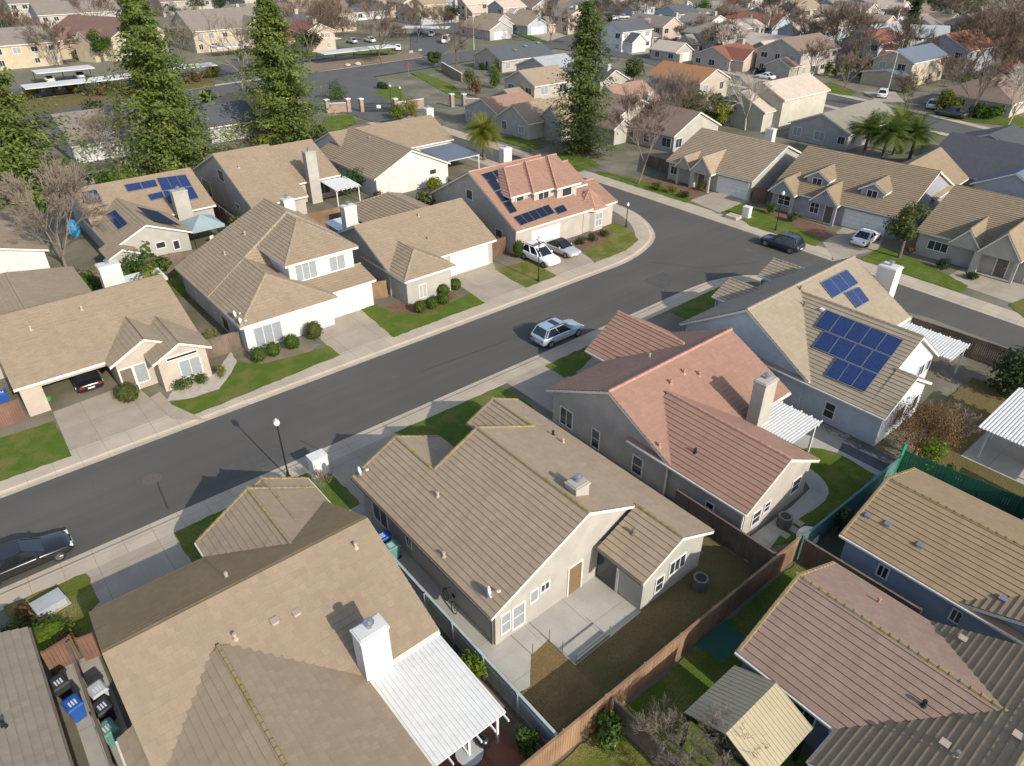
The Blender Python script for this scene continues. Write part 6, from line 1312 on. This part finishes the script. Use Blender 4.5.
while k<62:
    px,py=rnd.uniform(-10,590),rnd.uniform(-8,46); q=at(px,py)
    if near_house(q.x,q.y): continue
    s=rnd.uniform(.55,.9); o=copy_tree(rnd.choice(protos)); o.location=(q.x,q.y,.1); o.rotation_euler.z=rnd.uniform(0,6.28); o.scale=(s,s,s)
    o['label']='leafless brown tree in the upper left background among apartments and far houses'; o['group']='leafless trees in the upper left background'; k+=1
for i in range(34):
    px=8+i*6.4+rnd.uniform(-4,4); py=(108-8*px/130 if px<130 else 100-12*(px-130)/85)-rnd.uniform(4,14); q=at(px,py)
    loose_bush('verge_shrub','dry brownish shrub on the planted verge along the avenue at upper left',q.x,q.y,rnd.uniform(1.2,2.2),rnd.uniform(1.4,2.8),(L_RUST,L_OL,L_RUST,L_YEL)[i%4],300+i,420,.35,group='dry shrubs on the avenue verge')
patio_cover('patio_cover','dark blue-grey flat patio cover between the white gabled wall and the palm',57.2,63.2,83,90,2.3,2.5,'y',False,M('dark_sheet',(.10,.12,.15),.4,.1,1),((57.4,83.2),(63,83.2)),raft=False)
e=empty('low_railing',16,14.5,.12,0,'low metal posts and rail at the corner of the concrete patio','railing'); b=MB(); b.bar((18.4,14.5,.75),(16.05,14.45,.75),.05,.05); b.bar((18.4,14.5,.3),(16.05,14.45,.3),.04,.3); b.build('rail',METAL,e)
for x_,y_ in ((18.4,14.5),(16.05,14.45),(15.95,15.3),(15.95,16.25),(14.75,16.15)): b=MB(); b.tube((x_,y_,.1),(x_,y_,1.0),.025,.025,6); b.build('post',METAL,e)

bp=[]
for i,m_ in enumerate((L_GR,L_OL,L_DK,L_YEL)):
    bp.append(loose_bush('garden_shrub','x',0,0,1.5,2.2,m_,400+i,420,.36))
AREAS=(('green garden shrub in the yards behind the second row of houses, left of centre','shrubs behind the second row',[(x,y) for x in range(10,62,4) for y in (103,107,112)],26),
('green garden shrub between the houses behind the cross street','shrubs behind the cross street houses',[(x,y) for x in (99,103,108) for y in range(18,80,4)],34),
('green garden shrub in the far yards, upper right','shrubs in the far yards, upper right',[(x,y) for x in range(112,260,7) for y in range(20,160,7)],80),
('green garden shrub in the far yards, upper centre','shrubs in the far yards, upper centre',[(x,y) for x in range(76,250,7) for y in range(84,230,7)],50),
('green shrub in the side yards between the first and second row across the street','shrubs between first and second row',[(x,y) for x in (13.5,26.5,28,43.5,45) for y in (70,73,77,79)],12))
AREAS=AREAS+(('green garden shrub in the plantings around the entrance gate','shrubs around the entrance gate',[(x,y) for x in range(84,116,5) for y in range(114,152,6)]+[(x,y) for x in range(28,60,5) for y in (132,140,148,154)],34),)
first=True
for lab,gr,pts,n_ in AREAS:
    rnd.shuffle(pts); c_=0
    for x,y in pts:
        if c_>=n_: break
        x+=rnd.uniform(-1.5,1.5); y+=rnd.uniform(-1.5,1.5)
        if (x>90 and near_house(x,y)) or (x>60 and road(x,y)): continue
        b=bp[c_] if first and c_<4 else copy_tree(rnd.choice(bp)); s_=rnd.uniform(.6,1.5)
        b.location=(x,y,.1); b.scale=(s_,s_,s_*rnd.uniform(.8,1.3)); b.rotation_euler.z=rnd.uniform(0,6); b['label']=lab; b['group']=gr; c_+=1
    first=False
# ------------------------------------------------------------------ small yard things
def bicycle(px,py,rz,label):
    q=at(px,py); e=empty('bicycle',q.x,q.y,.12,rz,label,'bicycle'); T=Matrix.Translation((q.x,q.y,.12))@Matrix.Rotation(rz,4,'Z')@Matrix.Rotation(R(12),4,'X')
    for x in (-.5,.5):
        w=MB(); n=18
        ring=[[T@Vector((x+(.33+d)*math.cos(2*math.pi*i/n),o,.34+(.33+d)*math.sin(2*math.pi*i/n))) for i in range(n)] for d,o in ((0,-.02),(-.035,0),(0,.02),(.02,0),(0,-.02))]
        w.grid(ring,0,True,False); 
        for k in range(6): w.tube(T@Vector((x,0,.34)),T@Vector((x+.31*math.cos(k*1.05),0,.34+.31*math.sin(k*1.05))),.006,.006,3)
        w.build('wheel',TYRE,e)
    f=MB(); P_=lambda a,b:T@Vector((a,0,b))
    for a,b in ((P_(-.5,.34),P_(-.05,.32)),(P_(-.05,.32),P_(-.2,.85)),(P_(-.2,.78),P_(.35,.82)),(P_(-.05,.32),P_(.36,.76)),(P_(-.5,.34),P_(-.19,.78)),(P_(.5,.34),P_(.33,.95))): f.tube(a,b,.02,.02,5)
    f.build('frame',METAL,e); s_=MB(); s_.bar(P_(-.33,.9),P_(-.1,.9),.12,.05); s_.build('saddle',DARKM,e); h_=MB(); h_.tube(T@Vector((.33,-.27,.97)),T@Vector((.33,.27,.97)),.015,.015,5); h_.build('handlebar',DARKM,e)
bicycle(449,606,R(80),'bicycle leaning in the side passage left of the central house')
def chair(x,y,rz,label,mat,group=None):
    e=empty('garden_chair',x,y,.11,rz,label,'chair',group); T=Matrix.Translation((x,y,.11))@Matrix.Rotation(rz,4,'Z')
    b=MB(); b.box(-.25,.25,-.25,.25,.4,.46,0,T); b.build('seat',mat,e); b=MB(); b.box(-.25,.25,.2,.26,.46,.95,0,T); b.build('backrest',mat,e)
    for sx in (-.22,.22):
        for sy in (-.22,.22): b=MB(); b.box(sx-.02,sx+.02,sy-.02,sy+.02,0,.4,0,T); b.build('leg',mat,e)
chair(17.4,6.2,R(90),'dark garden chair under the shelter, left side',DARKM); chair(18.9,6.0,R(-80),'dark garden chair under the shelter, right side',DARKM)
e=empty('garden_table',18.1,6.0,.11,0,'dark round table under the garden shelter','table'); b=MB(); b.tube((18.1,6.0,.8),(18.1,6.0,.85),.5,.5,14); b.build('top',DARKM,e); b=MB(); b.tube((18.1,6.0,.11),(18.1,6.0,.8),.06,.06,8); b.build('pedestal',DARKM,e)
chair(49.5,5.5,R(30),'white garden chair under the right-edge patio cover',WHITE); chair(22.5,79,R(20),'pale chair under the canopy gazebo',OFFW)
for i,(px,py,s_) in enumerate(((957,480,.3),(962,484,.22),(1004,503,.35))):
    q=at(px,py); m=MB(); m.ball((q.x,q.y,.1+s_*.3),(s_*1.1,s_*.8,s_*.6),8,5,0,.15); tag(m.build('boulder',MATS['pale_boulder'],None,origin=(q.x,q.y,.1)),('small pale rock in the gravel strip by the deep green fence, left','smaller rock beside the left rock by the deep green fence','larger rock at the right end of the gravel strip by the green fence')[i],'boulder')
q=at(120,372) 
q=at(58,405); 
for i,(px,py,l) in enumerate(((47,402,'green and white toy clutter at the left of the open garage'),)):
    q=at(px,py); m=MB(); m.ball((q.x,q.y,.35),(.35,.3,.25),8,5,0,.1); tag(m.build('garden_toy',plain('toy_green',(.04,.25,.06),.5),None,origin=(q.x,q.y,.1)),l,'toy')

for i,(pts,w) in enumerate(((((157,481),(160,490),(168,509)),.05),(((420,372),(500,343),(560,318)),.035),(((650,262),(700,268),(760,262)),.04),(((300,440),(330,455),(352,447)),.03))):
    W_=[at(*p,.009) for p in pts]; m=MB()
    for a,b in zip(W_,W_[1:]):
        n_=Vector((-(b-a).y,(b-a).x,0)).normalized()*w; m.face([a-n_,b-n_,b+n_,a+n_])
    structure('crack_seal',m,plain('tar_seal',(.035,.034,.033),.6))
for i,q_ in enumerate(([(8,38.4),(12.5,38.4),(12.5,40.2),(8,40.2)],[(52,39.5),(55,39.4),(55.2,42),(52.1,42)])):
    m=MB(); m.face([(x,y,.0075) for x,y in q_]); structure('asphalt_patch',m,M('patched_asphalt',(.075,.071,.066),.9,.15,2,fine=.2))
k=0; ev=[o for o in COL.objects if o.get('category')=='tree' and 'dark' in o.get('label','') and o.name.startswith('leafy_tree')]
while k<34:
    px,py=rnd.uniform(-10,1040),rnd.uniform(-6,62)
    q=at(px,py)
    if near_house(q.x,q.y) or road(q.x,q.y): continue
    s_=rnd.uniform(.5,1.0); o=copy_tree(rnd.choice(ev)); o.location=(q.x,q.y,.1); o.rotation_euler.z=rnd.uniform(0,6.28); o.scale=(s_,s_,s_)
    o['label']='dark evergreen garden tree scattered among the far background roofs'; o['group']='dark evergreen trees among the far roofs'; k+=1
EXPO=0.62
# ------------------------------------------------------------------ camera, light, sky
cam=bpy.data.cameras.new('camera'); co=bpy.data.objects.new('camera',cam); COL.objects.link(co)
co.location=(0,0,CAMH); co.rotation_euler=(math.pi/2-PITCH,0,-YAW); cam.sensor_width=36; cam.lens=FPX/1024*36; cam.clip_end=4000; cam.clip_start=.5; SC.camera=co
EL=R(28.7); AZ=Vector((.039,-1,0)).normalized()
sd=(AZ*math.cos(EL)+Vector((0,0,math.sin(EL))))
l=bpy.data.lights.new('sun','SUN'); l.energy=3.5; l.angle=R(.6); l.color=(1,.93,.80); lo=bpy.data.objects.new('sun',l); COL.objects.link(lo); lo.rotation_euler=sd.to_track_quat('Z','Y').to_euler(); lo.location=(0,0,100)
w=bpy.data.worlds.new('World'); SC.world=w; w.use_nodes=True; t=w.node_tree; bg=t.nodes['Background']
sk=t.nodes.new('ShaderNodeTexSky'); sk.sky_type='NISHITA'; sk.sun_disc=False; sk.sun_elevation=EL; sk.sun_rotation=math.atan2(AZ.x,AZ.y); sk.air_density=1; sk.dust_density=1.2
hs=t.nodes.new('ShaderNodeHueSaturation'); hs.inputs['Saturation'].default_value=.85; t.links.new(sk.outputs[0],hs.inputs['Color']); t.links.new(hs.outputs[0],bg.inputs[0]); bg.inputs[1].default_value=.15
SC.view_settings.view_transform='Standard'; SC.view_settings.look='None'; SC.view_settings.gamma=1; SC.view_settings.exposure=EXPO; SC.view_settings.use_curve_mapping=False
SC.render.film_transparent=False
SC.cycles.max_bounces=6; SC.cycles.transparent_max_bounces=4
